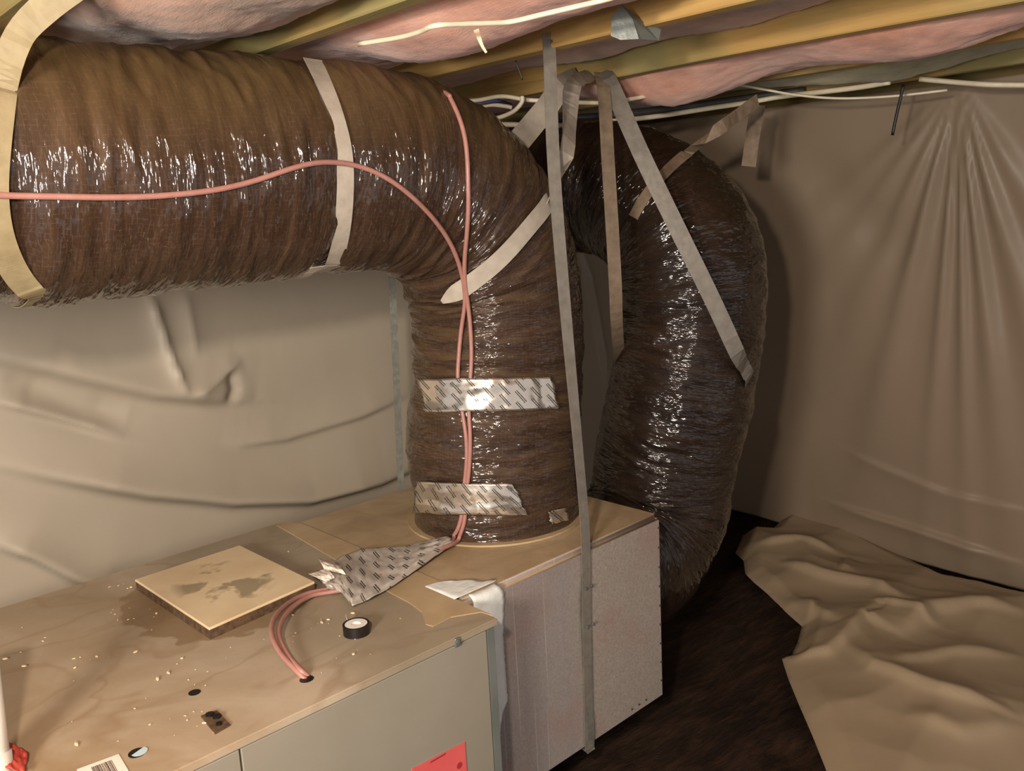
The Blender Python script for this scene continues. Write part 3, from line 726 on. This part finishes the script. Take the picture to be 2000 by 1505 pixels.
# tan flange lapping on to the cabinet top (ragged edge)
fl_px = [(540, 1026), (619, 1072), (700, 1120), (758, 1156), (800, 1178), (824, 1196), (832, 1220), (846, 1224), (880, 1206), (940, 1196), (958, 1198)]
pts = [onz(a, b, TOP) for a, b in fl_px]; pts = [Vector((min(p.x, RX), max(min(p.y, BY-0.01), FY+0.004), 0)) for p in pts]
poly = pts+[Vector((RX+0.003, FY+0.012, 0)), Vector((RX+0.003, 1.39, 0)), Vector((RX+0.04, 1.39, 0)), Vector((RX+0.04, 2.07, 0)), Vector((RX+0.003, BY-0.01, 0))]
bm = bmesh.new(); vt = [bm.verts.new((p.x, p.y, TOP+0.0022)) for p in poly]; vb = [bm.verts.new((p.x, p.y, TOP+0.0003)) for p in poly]
bm.faces.new(vt); bm.faces.new(vb[::-1])
for k in range(len(poly)): bm.faces.new((vt[k], vb[k], vb[(k+1) % len(poly)], vt[(k+1) % len(poly)]))
put(from_bm('tan_flange', bm, MT['flange']), pl)
# white mastic along the joint
mpx = [(976, 1143), (984, 1160), (983, 1200), (981, 1240), (985, 1300), (990, 1368), (981, 1386), (976, 1420), (974, 1460), (980, 1505), (982, 1560)]
def mastic(u, v):
    z = TOP+0.001 - v*(TOP-BOT-0.01)
    best = [ony(a, b, 1.356) for a, b in mpx]; xr = best[-1].x
    for a, b in zip(best, best[1:]):
        if b.z <= z <= a.z: t = (a.z-z)/max(1e-6, a.z-b.z); xr = a.x+(b.x-a.x)*t; break
    else: xr = best[0].x if z > best[0].z else best[-1].x
    xr += 0.003*noise.noise(Vector((v*60, 8, 0)))
    x = 1.12+u*(xr-1.12); bul = 0.003*math.sin(math.pi*u)+0.001*noise.noise(Vector((u*6, v*40, 1)))
    y = 1.3555-bul
    if z > TOP-0.015: y += (0.015-math.sqrt(max(0, 0.015**2-(min(z, TOP)-(TOP-0.015))**2)))
    return Vector((x, y-0.0015, z))
o = solid_sheet('mastic_strip', 10, 90, mastic, MT['mastic'], 0.0012); put(o, pl)
def mastic2(u, v):
    w_ = 0.5+0.5*noise.noise(Vector((v*5, 1, 4)))
    x = 1.085+(0.115*math.sqrt(max(0, 1-v**1.5)))*u*(0.8+0.4*w_)+0.004*noise.noise(Vector((v*14, 1, 4)))*u; y = 1.374+v*0.10
    return Vector((x, y, TOP+0.0030+0.001*noise.noise(Vector((u*5, v*12, 1)))))
o = solid_sheet('mastic_smear', 8, 30, mastic2, MT['mastic'], 0.0012); put(o, pl)
# staples along the far edge
bm = bmesh.new()
for k in range(9):
    z = TOP-0.035-k*0.055
    box_bm(1.768, 1.774, 1.3545, 1.358, z-0.002, z+0.002, bm=bm)
for k in range(3):
    box_bm(1.70-k*0.03, 1.704-k*0.03, 1.3545, 1.358, BOT+0.03, BOT+0.034, bm=bm)
o = from_bm('staple_row', bm, MT['ink']); put(o, pl); o['kind'] = 'stuff'

# second foil piece: wide dull strip lying over the cables on the top
up_l = [(612, 1128), (640, 1104), (668, 1088), (705, 1073), (745, 1070), (790, 1068), (830, 1058), (872, 1050)]
lo_l = [(640, 1150), (668, 1158), (688, 1184), (722, 1170), (762, 1148), (800, 1122), (845, 1090), (886, 1062)]
def lerp_pl(pl_, u):
    t = u*(len(pl_)-1); i = min(int(t), len(pl_)-2); f_ = t-i
    return (pl_[i][0]*(1-f_)+pl_[i+1][0]*f_, pl_[i][1]*(1-f_)+pl_[i+1][1]*f_)
def mat_piece(u, v):
    a = lerp_pl(up_l, u); b = lerp_pl(lo_l, u); px, py = a[0]*(1-v)+b[0]*v, a[1]*(1-v)+b[1]*v
    h = 0.010+0.016*math.sin(math.pi*min(1, v*1.0))**0.6*(0.7+0.3*math.sin(u*9))+0.005*noise.noise(Vector((u*12, v*6, 0)))+0.0025*noise.noise(Vector((u*34, v*16, 4)))
    if v > 0.93: h *= 0.75
    h = max(h, 0.006)
    p = onz(px, py, TOP+h*0.5+0.006); return Vector((p.x, p.y, TOP+0.003+h))
o = solid_sheet('foil_tape_strip', 90, 34, mat_piece, MT['dull_foil'], 0.0008)
me = o.data
for L in me.uv_layers[0].data: L.uv = (L.uv[0]*0.42, L.uv[1]*-0.13)
tag(o, 'wide crumpled dull foil strip laid over the salmon cables on the cabinet top', 'tape')
def backing(P_, seed):
    def f_(u, v):
        a = (P_[0][0]*(1-u)+P_[1][0]*u, P_[0][1]*(1-u)+P_[1][1]*u); b = (P_[3][0]*(1-u)+P_[2][0]*u, P_[3][1]*(1-u)+P_[2][1]*u)
        px, py = a[0]*(1-v)+b[0]*v, a[1]*(1-v)+b[1]*v; h = 0.036+0.010*math.sin(math.pi*v)+0.004*noise.noise(Vector((u*6, v*6, seed)))
        p = onz(px, py, TOP+h); return p
    return f_
o = solid_sheet('paper_backing', 20, 12, backing([(622, 1090), (664, 1104), (676, 1122), (634, 1112)], 1), MT['paper'], 0.0006)
tag(o, 'curled white paper backing at the left end of the dull foil strip, upper piece', 'paper')
o = solid_sheet('paper_backing', 20, 12, backing([(602, 1120), (640, 1108), (654, 1128), (637, 1136)], 2), MT['paper'], 0.0006)
tag(o, 'torn pointed white paper backing at the left end of the dull foil strip', 'paper')

# ------------------------------------------------------------------ salmon cables
def drape(pts, off=0.008): return surf_path(pts, bvA, PA, off)[0]
RC = 0.0052
def dense(pl_, n=5):
    P_ = catmull([(a, b, 0) for a, b in pl_], n); return [(p.x, p.y) for p in P_]
A_ = drape(dense([(-60, 376), (0, 380), (110, 382), (250, 385), (380, 376), (460, 362), (520, 345), (580, 324), (640, 315), (700, 325), (750, 345), (800, 380), (850, 430), (885, 482), (905, 540), (911, 590), (903, 640), (898, 700), (896, 745), (904, 800), (914, 860), (912, 920), (906, 960), (905, 1000), (897, 1030), (890, 1042)]), 0.005)
def lower(pts): return [Vector(onz(a, b, TOP+h)) for a, b, h in pts]
A_ += lower([(882, 1056, 0.010), (850, 1072, 0.008), (780, 1100, 0.008), (700, 1135, 0.008), (640, 1150, 0.008), (596, 1160, 0.012), (560, 1180, 0.02), (535, 1208, 0.03), (531, 1240, 0.03), (548, 1275, 0.022), (575, 1305, 0.012), (598, 1328, -0.004)])
o = tube('salmon_cable', A_, RC, MT['cable'], None, 10, 4)
tag(o, 'salmon pink cable crossing the big horizontal duct, then dropping to the cabinet hole', 'cable')
B_ = drape(dense([(874, 190), (885, 210), (900, 250), (908, 290), (911, 350), (912, 400), (910, 450), (906, 500), (908, 545), (917, 600), (924, 680), (920, 745), (916, 800), (921, 850), (918, 920), (912, 960), (911, 1000), (907, 1025), (900, 1044)]), 0.005)
B_ = [B_[0]+Vector((0.09, 0.22, -0.09)), B_[0]+Vector((0.05, 0.13, -0.005)), B_[0]+Vector((0.015, 0.045, 0.012))]+B_
B_ += lower([(893, 1056, 0.014), (870, 1068, 0.018), (800, 1095, 0.018), (710, 1142, 0.012), (650, 1155, 0.01), (610, 1162, 0.012), (578, 1180, 0.018), (553, 1208, 0.024), (545, 1240, 0.024), (562, 1278, 0.018), (585, 1306, 0.012), (604, 1322, -0.004)])
o = tube('salmon_cable', B_, RC, MT['cable'], None, 10, 4)
tag(o, 'salmon pink cable coming over the duct elbow from behind and running straight down', 'cable')

# ------------------------------------------------------------------ straps
up = Vector((0, 0, 1)); toC = lambda p: (-Vector(p)).normalized()
# front galvanised hanger: joist to under the plenum
s1 = empty('hanger_strap', (1.48, 1.40, JB)); tag(s1, 'tall grey metal strap in front of the duct, from joist down over plenum face', 'strap')
a = Vector((1.473, 1.40, JB+0.03)); b = ony(1066, 130, 1.398)
pts = [a, Vector((1.474, 1.399, JB-0.02)), ony(1082, 330, 1.385), ony(1104, 600, 1.372), ony(1128, 860, 1.360), ony(1143, 1040, 1.352), ony(1146, 1200, 1.3525), ony(1149, 1340, 1.3525), ony(1151, 1462, 1.3525)]
nn = [Vector((-0.35, -0.94, 0))]*3+[Vector((-0.2, -0.97, 0))]+[Vector((0, -1, 0))]*5
o = ribbon('strap_band', pts, nn, 0.031, MT['strap'], None, 0.0014, 5); put(o, s1)
for z in (-0.90, -1.0):
    q = Vector((1.470, 1.349, z)); hexp('screw', q, 0.004, 0.004, MT['steel'], s1, 8, (0, -1, 0))
    q = Vector((1.492, 1.349, z)); hexp('screw', q, 0.004, 0.004, MT['steel'], s1, 8, (0, -1, 0))
hexp('nail', Vector((1.470, 1.392, JB+0.012)), 0.004, 0.004, MT['steel'], s1, 8, (-1, -0.2, 0)); hexp('nail', Vector((1.470, 1.407, JB+0.02)), 0.004, 0.004, MT['steel'], s1, 8, (-1, -0.2, 0))
pts = [Vector((1.478, 1.3548, TOP-0.05)), Vector((1.466, 1.3545, -0.95)), Vector((1.470, 1.3545, -1.15)), Vector((1.474, 1.3545, BOT+0.01)), Vector((1.476, 1.40, BOT-0.004)), Vector((1.476, 1.75, BOT-0.005)), Vector((1.476, 2.08, BOT-0.004))]
o = ribbon('strap_tail', pts, [Vector((0, -1, 0))]*3+[Vector((0, -1, -0.2)), Vector((0, -0.2, -1)), Vector((0, 0, -1)), Vector((0, 0, -1))], 0.026, MT['dark_strap'], None, 0.0014, 5); put(o, s1)

# rear galvanised hanger
a = ony(768, 596, 2.145); b = ony(784, 962, 2.145)
topp = a+(a-b)*((JB-a.z)/(a.z-b.z)); bott = a+(b-a)*((BOT-a.z)/(b.z-a.z))
o = ribbon('hanger_strap', [topp+Vector((0, 0, 0.02)), a, b, bott], [Vector((-0.4, -0.9, 0))]*4, 0.021, MT['dark_strap'], None, 0.0014, 4)
tag(o, 'dark narrow metal strap behind the big duct, in front of left plastic', 'strap')

def drape_strap(pre, cpx, post, wd, name, mat, label, bv=bvA, off=0.001, steps=4, group=None, cat='strap'):
    P_ = []; N_ = []
    for p, n_ in pre: P_.append(Vector(p)); N_.append(Vector(n_).normalized())
    sp_, sn_ = surf_path(dense(cpx, steps), bv, PA if bv is bvA else PB, off, wd if isinstance(wd, float) else wd[0]); P_ += sp_; N_ += sn_
    k0, k1 = len(pre), len(P_)
    for p, n_ in post: P_.append(Vector(p)); N_.append(Vector(n_).normalized())
    o = ribbon(name, P_, N_, wd, mat, None, 0.0014, 3)
    return tag(o, label, cat, group)
def ringpts(x, a0, a1, n, r=0.238, lean=0.0):
    out = []
    for k in range(n):
        t = math.radians(a0+(a1-a0)*k/(n-1)); out.append(((x+lean*math.sin(t), AX-r*math.cos(t), AZ+r*math.sin(t)), (0, -math.cos(t), math.sin(t))))
    return out
# white strap round the horizontal duct
xs = 1.0
pre = [((0.982, 1.72, JB+0.03), (0, -0.5, 1)), ((0.985, 1.70, 0.352), (0, -0.3, 1))]
o = drape_strap([], [(606, 112), (622, 150), (642, 200), (662, 260), (672, 320), (671, 380), (668, 430), (660, 480), (648, 520)],
    ringpts(0.955, -66, -240, 12, 0.222), 0.038, 'duct_strap', MT['white_strap'], 'white fabric strap wrapped round the horizontal duct, with the salmon cable under it', off=0.001)
o = drape_strap([(ond(150, -30, 1.50), (-0.4, -0.8, -0.3)), (ond(95, 10, 1.51), (-0.4, -0.8, -0.3)), (ond(48, 55, 1.53), (-0.4, -0.85, 0.1)), (ond(24, 100, 1.53), (-0.3, -0.85, 0.3))],
    [(4, 170), (-4, 230), (-12, 300), (-17, 360), (-13, 420), (2, 480), (28, 530), (60, 562)], ringpts(0.44, -66, -240, 12, 0.224), 0.040, 'duct_strap', MT['cream_strap'],
    'cream fabric strap at the left edge of the photo, looping round the duct', off=0.001)
# elbow cradle strap: rear leg, front leg
sn = Vector((-0.55, -0.82, 0.1)).normalized()
o = ribbon('duct_strap', [Vector((1.958, 1.745, JB+0.02)), ond(1098, 165, 2.50), ond(1068, 210, 2.42), ond(1018, 270, 2.32), ond(985, 310, 2.26)], [sn]*5, 0.060, MT['white_strap'], None, 0.0014, 1)
tag(o, 'short bright white strap slanting from the joist down behind the duct elbow', 'strap')
pre = [((1.958, 1.70, JB+0.02), (-0.8, -0.6, 0)), (ond(1120, 165, 2.36), (-0.75, -0.65, 0)), (ond(1113, 225, 2.22), (-0.35, -0.93, 0.05)), (ond(1107, 300, 2.08), (0.0, -0.97, 0.2))]
o = drape_strap(pre, [(1068, 392), (1058, 410), (1035, 435), (1000, 478), (960, 518), (915, 552), (888, 571), (868, 584)],
    [], [0.044]*17+[0.036, 0.024, 0.010], 'duct_strap', MT['white_strap'], 'long white strap cradling the duct elbow, passing under both salmon cables', off=0.007)
# straps of the second duct
jb = Vector((1.960, 1.66, JB))
pre = [(jb+Vector((0, 0, 0.02)), (-0.7, -0.7, 0)), (ond(1195, 170, 2.52), (-0.7, -0.7, 0)), (ond(1250, 295, 2.46), (-0.65, -0.72, 0)), (ond(1320, 440, 2.44), (-0.65, -0.72, 0)), (ond(1390, 582, 2.44), (-0.6, -0.75, 0)), (ond(1440, 690, 2.47), (-0.55, -0.8, 0))]
o = drape_strap(pre, [(1450, 715), (1457, 735)], [(ond(1455, 765, 2.70), (0.2, -0.9, -0.2)), (ond(1435, 800, 2.95), (0.5, 0.9, -0.2))], 0.046, 'hanger_strap', MT['strap'],
    'pale grey metal strap slanting down right across the second duct', bv=bvB, off=0.007)
pts = [jb+Vector((0, 0.01, 0.02)), ond(1180, 185, 2.50), ond(1188, 320, 2.44), ond(1196, 450, 2.42), ond(1202, 560, 2.42), ond(1205, 640, 2.50), ond(1212, 720, 2.75)]
o = ribbon('hanger_strap', pts, [Vector((-0.6, -0.8, 0))]*7, 0.036, MT['brown_strap'], None, 0.0014, 5)
tag(o, 'dusty brown metal strap hanging straight down between the two ducts', 'strap')
pre = [(ond(1480, 195, 2.80), (-0.6, -0.7, -0.3)), (ond(1440, 225, 2.72), (-0.6, -0.7, -0.2)), (ond(1400, 255, 2.62), (-0.6, -0.7, 0.1))]
o = drape_strap(pre, [(1345, 300), (1325, 315), (1295, 345), (1270, 375), (1250, 405), (1240, 425)], [], 0.036, 'duct_strap', MT['brown_strap'],
    'dull brown strap running over the shoulder of the second duct to the right', bv=bvB, off=0.007)
pts = [ond(1480, 205, 3.05), ond(1474, 240, 3.04), ond(1468, 280, 3.02), ond(1462, 325, 3.0)]
o = ribbon('hanger_strap', pts, [Vector((-0.8, -0.6, 0))]*4, 0.045, MT['brown_strap'], None, 0.0014, 1)
tag(o, 'short olive brown strap end hanging above the right shoulder of the second duct', 'strap')

# ------------------------------------------------------------------ ceiling clutter
jbk = empty('metal_bracket', onz(1228, 70, JB)); tag(jbk, 'bent grey sheet metal bracket with a pointed top on the joist', 'bracket')
def fan(name, pxs, dist, mat, parent, th=0.0015):
    P_ = [ond(a, b, dist+dz) for a, b, dz in pxs]; n_ = (P_[1]-P_[0]).cross(P_[2]-P_[0]).normalized(); k = len(P_)
    vs = [p for p in P_]+[p+n_*th for p in P_]; fs = [tuple(range(k)), tuple(range(k, 2*k))[::-1]]+[(i, k+i, k+(i+1) % k, (i+1) % k) for i in range(k)]
    o = mesh(name, vs, fs, mat); put(o, parent); return o
fan('bracket_plate', [(1213, 8, 0.0), (1236, 38, 0.0), (1248, 76, 0), (1212, 78, 0), (1193, 70, 0), (1195, 32, 0)], 1.84, MT['steel'], jbk)
fan('bracket_wing', [(1213, 8, 0.0), (1254, 42, 0.03), (1290, 58, 0.06), (1286, 80, 0.06), (1248, 77, 0.01), (1236, 38, 0)], 1.842, MT['dark_edge'], jbk)
def nailwire(pxs, dist, r, label, name='wire_hanger', mat='black'):
    o = tube(name, [ond(a, b, dist) for a, b in pxs], r, MT[mat], None, 6, 4); tag(o, label, 'wire')
nailwire([(1007, 118), (1014, 138), (1021, 156)], 2.0, 0.0016, 'thin black wire pin against the yellow joist left of the front strap')
nailwire([(1765, 165), (1758, 195), (1750, 230), (1743, 264)], 3.0, 0.0045, 'black bent wire hanging in front of the top of right plastic')

def cable(pxd, r, mat, label, cat='cable', name='white_cable'):
    o = tube(name, [ond(a, b, d) for a, b, d in pxd], r, MT[mat], None, 8, 6); return tag(o, label, cat)
cable([(930, 243, 2.95), (1000, 243, 2.98), (1060, 246, 3.00), (1120, 243, 3.02), (1200, 236, 3.05), (1290, 226, 3.1), (1380, 212, 3.15), (1460, 200, 3.2), (1530, 188, 3.2), (1600, 180, 3.12), (1680, 170, 3.06), (1738, 160, 3.0)], 0.0085, 'white_cable',
      'long cream cable sagging under the joists toward the right plastic wall')
cable([(1795, 154, 3.1), (1860, 160, 3.1), (1930, 165, 3.05), (2010, 166, 3.05)], 0.008, 'white_cable', 'short cream cable along the top right of the right plastic wall')
cable([(880, 199, 2.5), (930, 196, 2.5), (980, 188, 2.5), (1030, 195, 2.5), (1075, 197, 2.5), (1130, 200, 2.55), (1180, 200, 2.6), (1240, 192, 2.65), (1310, 178, 2.75)], 0.006, 'white_cable', 'thin cream cable running just above the gap behind the elbow')
cable([(900, 204, 2.7), (940, 202, 2.7), (968, 197, 2.7), (992, 204, 2.7), (1000, 208, 2.7)], 0.007, 'blue_cable', 'short length of blue cable behind the duct elbow', name='blue_cable')
cable([(905, 215, 2.6), (955, 205, 2.6), (985, 207, 2.6), (1000, 210, 2.6)], 0.006, 'white_cable', 'cream cable piece just below the blue cable')
cable([(1020, 188, 2.45), (1019, 200, 2.45), (1005, 216, 2.45), (985, 226, 2.45), (962, 233, 2.45)], 0.006, 'white_cable', 'curled cream cable end dangling behind the duct elbow')
cable([(1090, 232, 3.15), (1180, 226, 3.15), (1290, 214, 3.22), (1400, 200, 3.26), (1480, 188, 3.28), (1570, 176, 3.28)], 0.012, 'dark_pipe', 'dark grey pipe running above the long cream cable', 'pipe', 'dark_pipe')
cable([(1440, 165, 3.0), (1500, 176, 3.02), (1560, 186, 3.05), (1640, 192, 3.08), (1740, 188, 3.1), (1850, 176, 3.1)], 0.004, 'white_cable', 'thin pale cord looping along the top of right plastic')
cord = [(700, 86), (780, 73), (820, 62), (850, 50), (900, 47), (960, 45), (1000, 42), (1060, 28), (1120, 14), (1180, 0), (1230, -14)]
cable([(a_, b_, onz(a_, b_, 0.300+0.0001*abs(a_-850)).xy.length) for a_, b_ in cord], 0.0045, 'white_cable', 'pale cord lying across the bright pink insulation at top centre')
o = ribbon('insulation_tuft', [ond(930, 58, 1.64), ond(936, 75, 1.63), ond(942, 90, 1.63), ond(950, 103, 1.63)], [toC(ond(940, 90, 1.6))]*4, [0.010, 0.006, 0.004], MT['crumb'], None, 0.002, 4)
tag(o, 'small pink tuft dangling below the insulation at top centre', 'insulation')

# ------------------------------------------------------------------ left edge pipe and rag
bp = empty('white_pipe', (0.225, 1.47, TOP)); tag(bp, 'white plastic pipe standing on the cabinet at the bottom left corner', 'pipe')
# right silhouette measured at (18,1500) foot and (0,1290)
foot = onz(20, 1512, TOP+0.001); axd = (ond(-6, 1290, 1.50)-foot).normalized()
rp = 0.024; sidev = XC.copy(); sidev = (sidev-axd*sidev.dot(axd)).normalized(); base = foot-sidev*rp
P_ = [base+axd*t for t in (0.0, 0.1, 0.24)]
o = tube('pipe_body', P_, rp, MT['white'], None, 28, 1, False); put(o, bp)
o = tube('pipe_socket', [base+axd*0.0-axd*0.0, base+axd*0.035], rp+0.003, MT['white'], None, 28, 1, False); put(o, bp)
def rag(u, v):
    px = 18+u*36-6*v; py = 1462+v*50+8*u*(1-v); p = onz(px, py, TOP+0.006); return Vector((p.x, p.y, TOP+0.006+0.006*noise.noise(Vector((u*5, v*5, 2)))+0.012*(1-u)))
o = solid_sheet('red_rag', 16, 16, rag, MT['red'], 0.002)
tag(o, 'red rag scrap beside the foot of the white pipe, bottom left', 'rag')

# ------------------------------------------------------------------ plastic bunched on the floor
outline = [(1560, 1002), (1530, 1020), (1500, 1050), (1452, 1052), (1436, 1088), (1452, 1102), (1456, 1128), (1474, 1146), (1500, 1168), (1532, 1200), (1566, 1232), (1558, 1262), (1546, 1288), (1526, 1292), (1540, 1335), (1562, 1390), (1588, 1450), (1612, 1510), (1650, 1620), (2300, 1620), (2300, 1330), (2120, 1215), (2000, 1172), (1920, 1146), (1850, 1135), (1760, 1092), (1690, 1060), (1610, 1022)]
FZ = FLOOR+0.006
poly = [onz(a, b, FZ) for a, b in outline]
poly2 = [(p.x, p.y) for p in poly]
def inside(x, y):
    c = False; n_ = len(poly2)
    for i in range(n_):
        x1, y1 = poly2[i]; x2, y2 = poly2[(i+1) % n_]
        if (y1 > y) != (y2 > y) and x < (x2-x1)*(y-y1)/(y2-y1)+x1: c = not c
    return c
xs_ = [p[0] for p in poly2]; ys_ = [p[1] for p in poly2]
H = 0.010
gx0, gy0 = min(xs_), min(ys_); gnx, gny = int((max(xs_)-gx0)/H)+2, int((max(ys_)-gy0)/H)+2
Gx, Gy = np.meshgrid(gx0+H*np.arange(gnx), gy0+H*np.arange(gny))
creases = [([(1500, 1168), (1560, 1190), (1640, 1240)], 0.05, 0.05), ([(1520, 1110), (1600, 1140), (1700, 1170), (1770, 1205)], 0.05, 0.07), ([(1566, 1232), (1600, 1180)], 0.04, 0.03),
    ([(1530, 1290), (1620, 1290), (1650, 1270), (1690, 1230), (1760, 1260)], 0.05, 0.055), ([(1640, 1270), (1700, 1330), (1830, 1390), (2000, 1430)], 0.05, 0.06), ([(1760, 1260), (1820, 1215), (1900, 1205), (2010, 1212)], 0.07, 0.08),
    ([(1700, 1200), (1760, 1215), (1830, 1240)], 0.04, 0.05), ([(1650, 1100), (1640, 1140)], 0.04, 0.03), ([(1760, 1420), (1880, 1460), (2010, 1440)], 0.08, 0.04), ([(1720, 1330), (1850, 1300), (2000, 1290)], 0.06, 0.045), ([(1470, 1080), (1560, 1075), (1640, 1095)], 0.05, 0.05)]
Hh = np.zeros(Gx.shape)
for cpx, w_, a_ in creases:
    a_ *= 0.62; w_ *= 1.5
    pp = [(onz(a, b, FZ+0.03).x, onz(a, b, FZ+0.03).y) for a, b in cpx]
    Hh += fold(Gx, Gy, pp, w_, a_, 'lip')+0.4*fold(Gx, Gy, pp, w_*0.5, a_, 'crease')
Wx, Wy = Gx+0.03*vnoise(Gx, Gy, 2, 51), Gy+0.03*vnoise(Gx, Gy, 2, 52)
vor = lambda sc, sd, ax: np.array([noise.voronoi(Vector((a*sc*ax[0], b*sc*ax[1], sd)))[0][0] for a, b in zip(Wx.ravel(), Wy.ravel())]).reshape(Gx.shape)
Hh = Hh*0.75 + 0.075*vor(1.6, 3.3, (1, 1.5)) + 0.010*vor(4.5, 8.1, (1.4, 1))
mask = np.array([[inside(Gx[j, i], Gy[j, i]) for i in range(gnx)] for j in range(gny)])
ed = mask.astype(float)
for _ in range(5):
    pad = np.pad(ed, 1); ed = (pad[:-2, 1:-1]+pad[2:, 1:-1]+pad[1:-1, :-2]+pad[1:-1, 2:]+ed)/5*mask
def snap(x, y):
    best = (1e9, x, y)
    for i in range(len(poly2)):
        (x1, y1), (x2, y2) = poly2[i], poly2[(i+1) % len(poly2)]; dx, dy = x2-x1, y2-y1; t = max(0, min(1, ((x-x1)*dx+(y-y1)*dy)/(dx*dx+dy*dy)))
        d = math.hypot(x-x1-t*dx, y-y1-t*dy)
        if d < best[0]: best = (d, x1+t*dx, y1+t*dy)
    return best[1], best[2]
idx = -np.ones(Gx.shape, int); vs = []
for j in range(gny):
    for i in range(gnx):
        if mask[j, i]:
            idx[j, i] = len(vs); xq, yq = Gx[j, i], Gy[j, i]
            if not mask[max(0, j-1):j+2, max(0, i-1):i+2].all(): xq, yq = snap(xq, yq)
            bx_, by_ = snap(xq, yq); fd = min(1, 0.12+math.hypot(xq-bx_, yq-by_)/0.07)
            vs.append((xq, yq, FZ+0.012+Hh[j, i]*fd))
fs = []
for j in range(gny-1):
    for i in range(gnx-1):
        q = (idx[j, i], idx[j, i+1], idx[j+1, i+1], idx[j+1, i])
        if min(q) >= 0: fs.append(q)
        elif sum(k >= 0 for k in q) == 3: fs.append(tuple(k for k in q if k >= 0))
o = mesh('plastic_drop_sheet', vs, fs, MT['sheet_floor'], smooth=True)
md = o.modifiers.new('thickness', 'SOLIDIFY'); md.thickness = 0.001
tag(o, 'rumpled clear plastic drop sheet spread on the dark floor, lower right', 'plastic sheet')
# loose hem of plastic by the far corner
hem = [onz(a, b, FLOOR+0.02) for a, b in ((1432, 905), (1480, 930), (1560, 1002), (1532, 1022), (1510, 975), (1470, 935))]
def hemf(u, v):
    a = hem[0].lerp(hem[2], u); b = hem[0].lerp(hem[3], u); p = a.lerp(b, v); p.z = FLOOR+0.035+0.02*noise.noise(Vector((u*6, v*4, 3))); return p
o = solid_sheet('plastic_strip', 30, 8, hemf, MT['sheet_floor'], 0.001)
tag(o, 'narrow loose hem of plastic on the floor behind the second duct', 'plastic sheet')
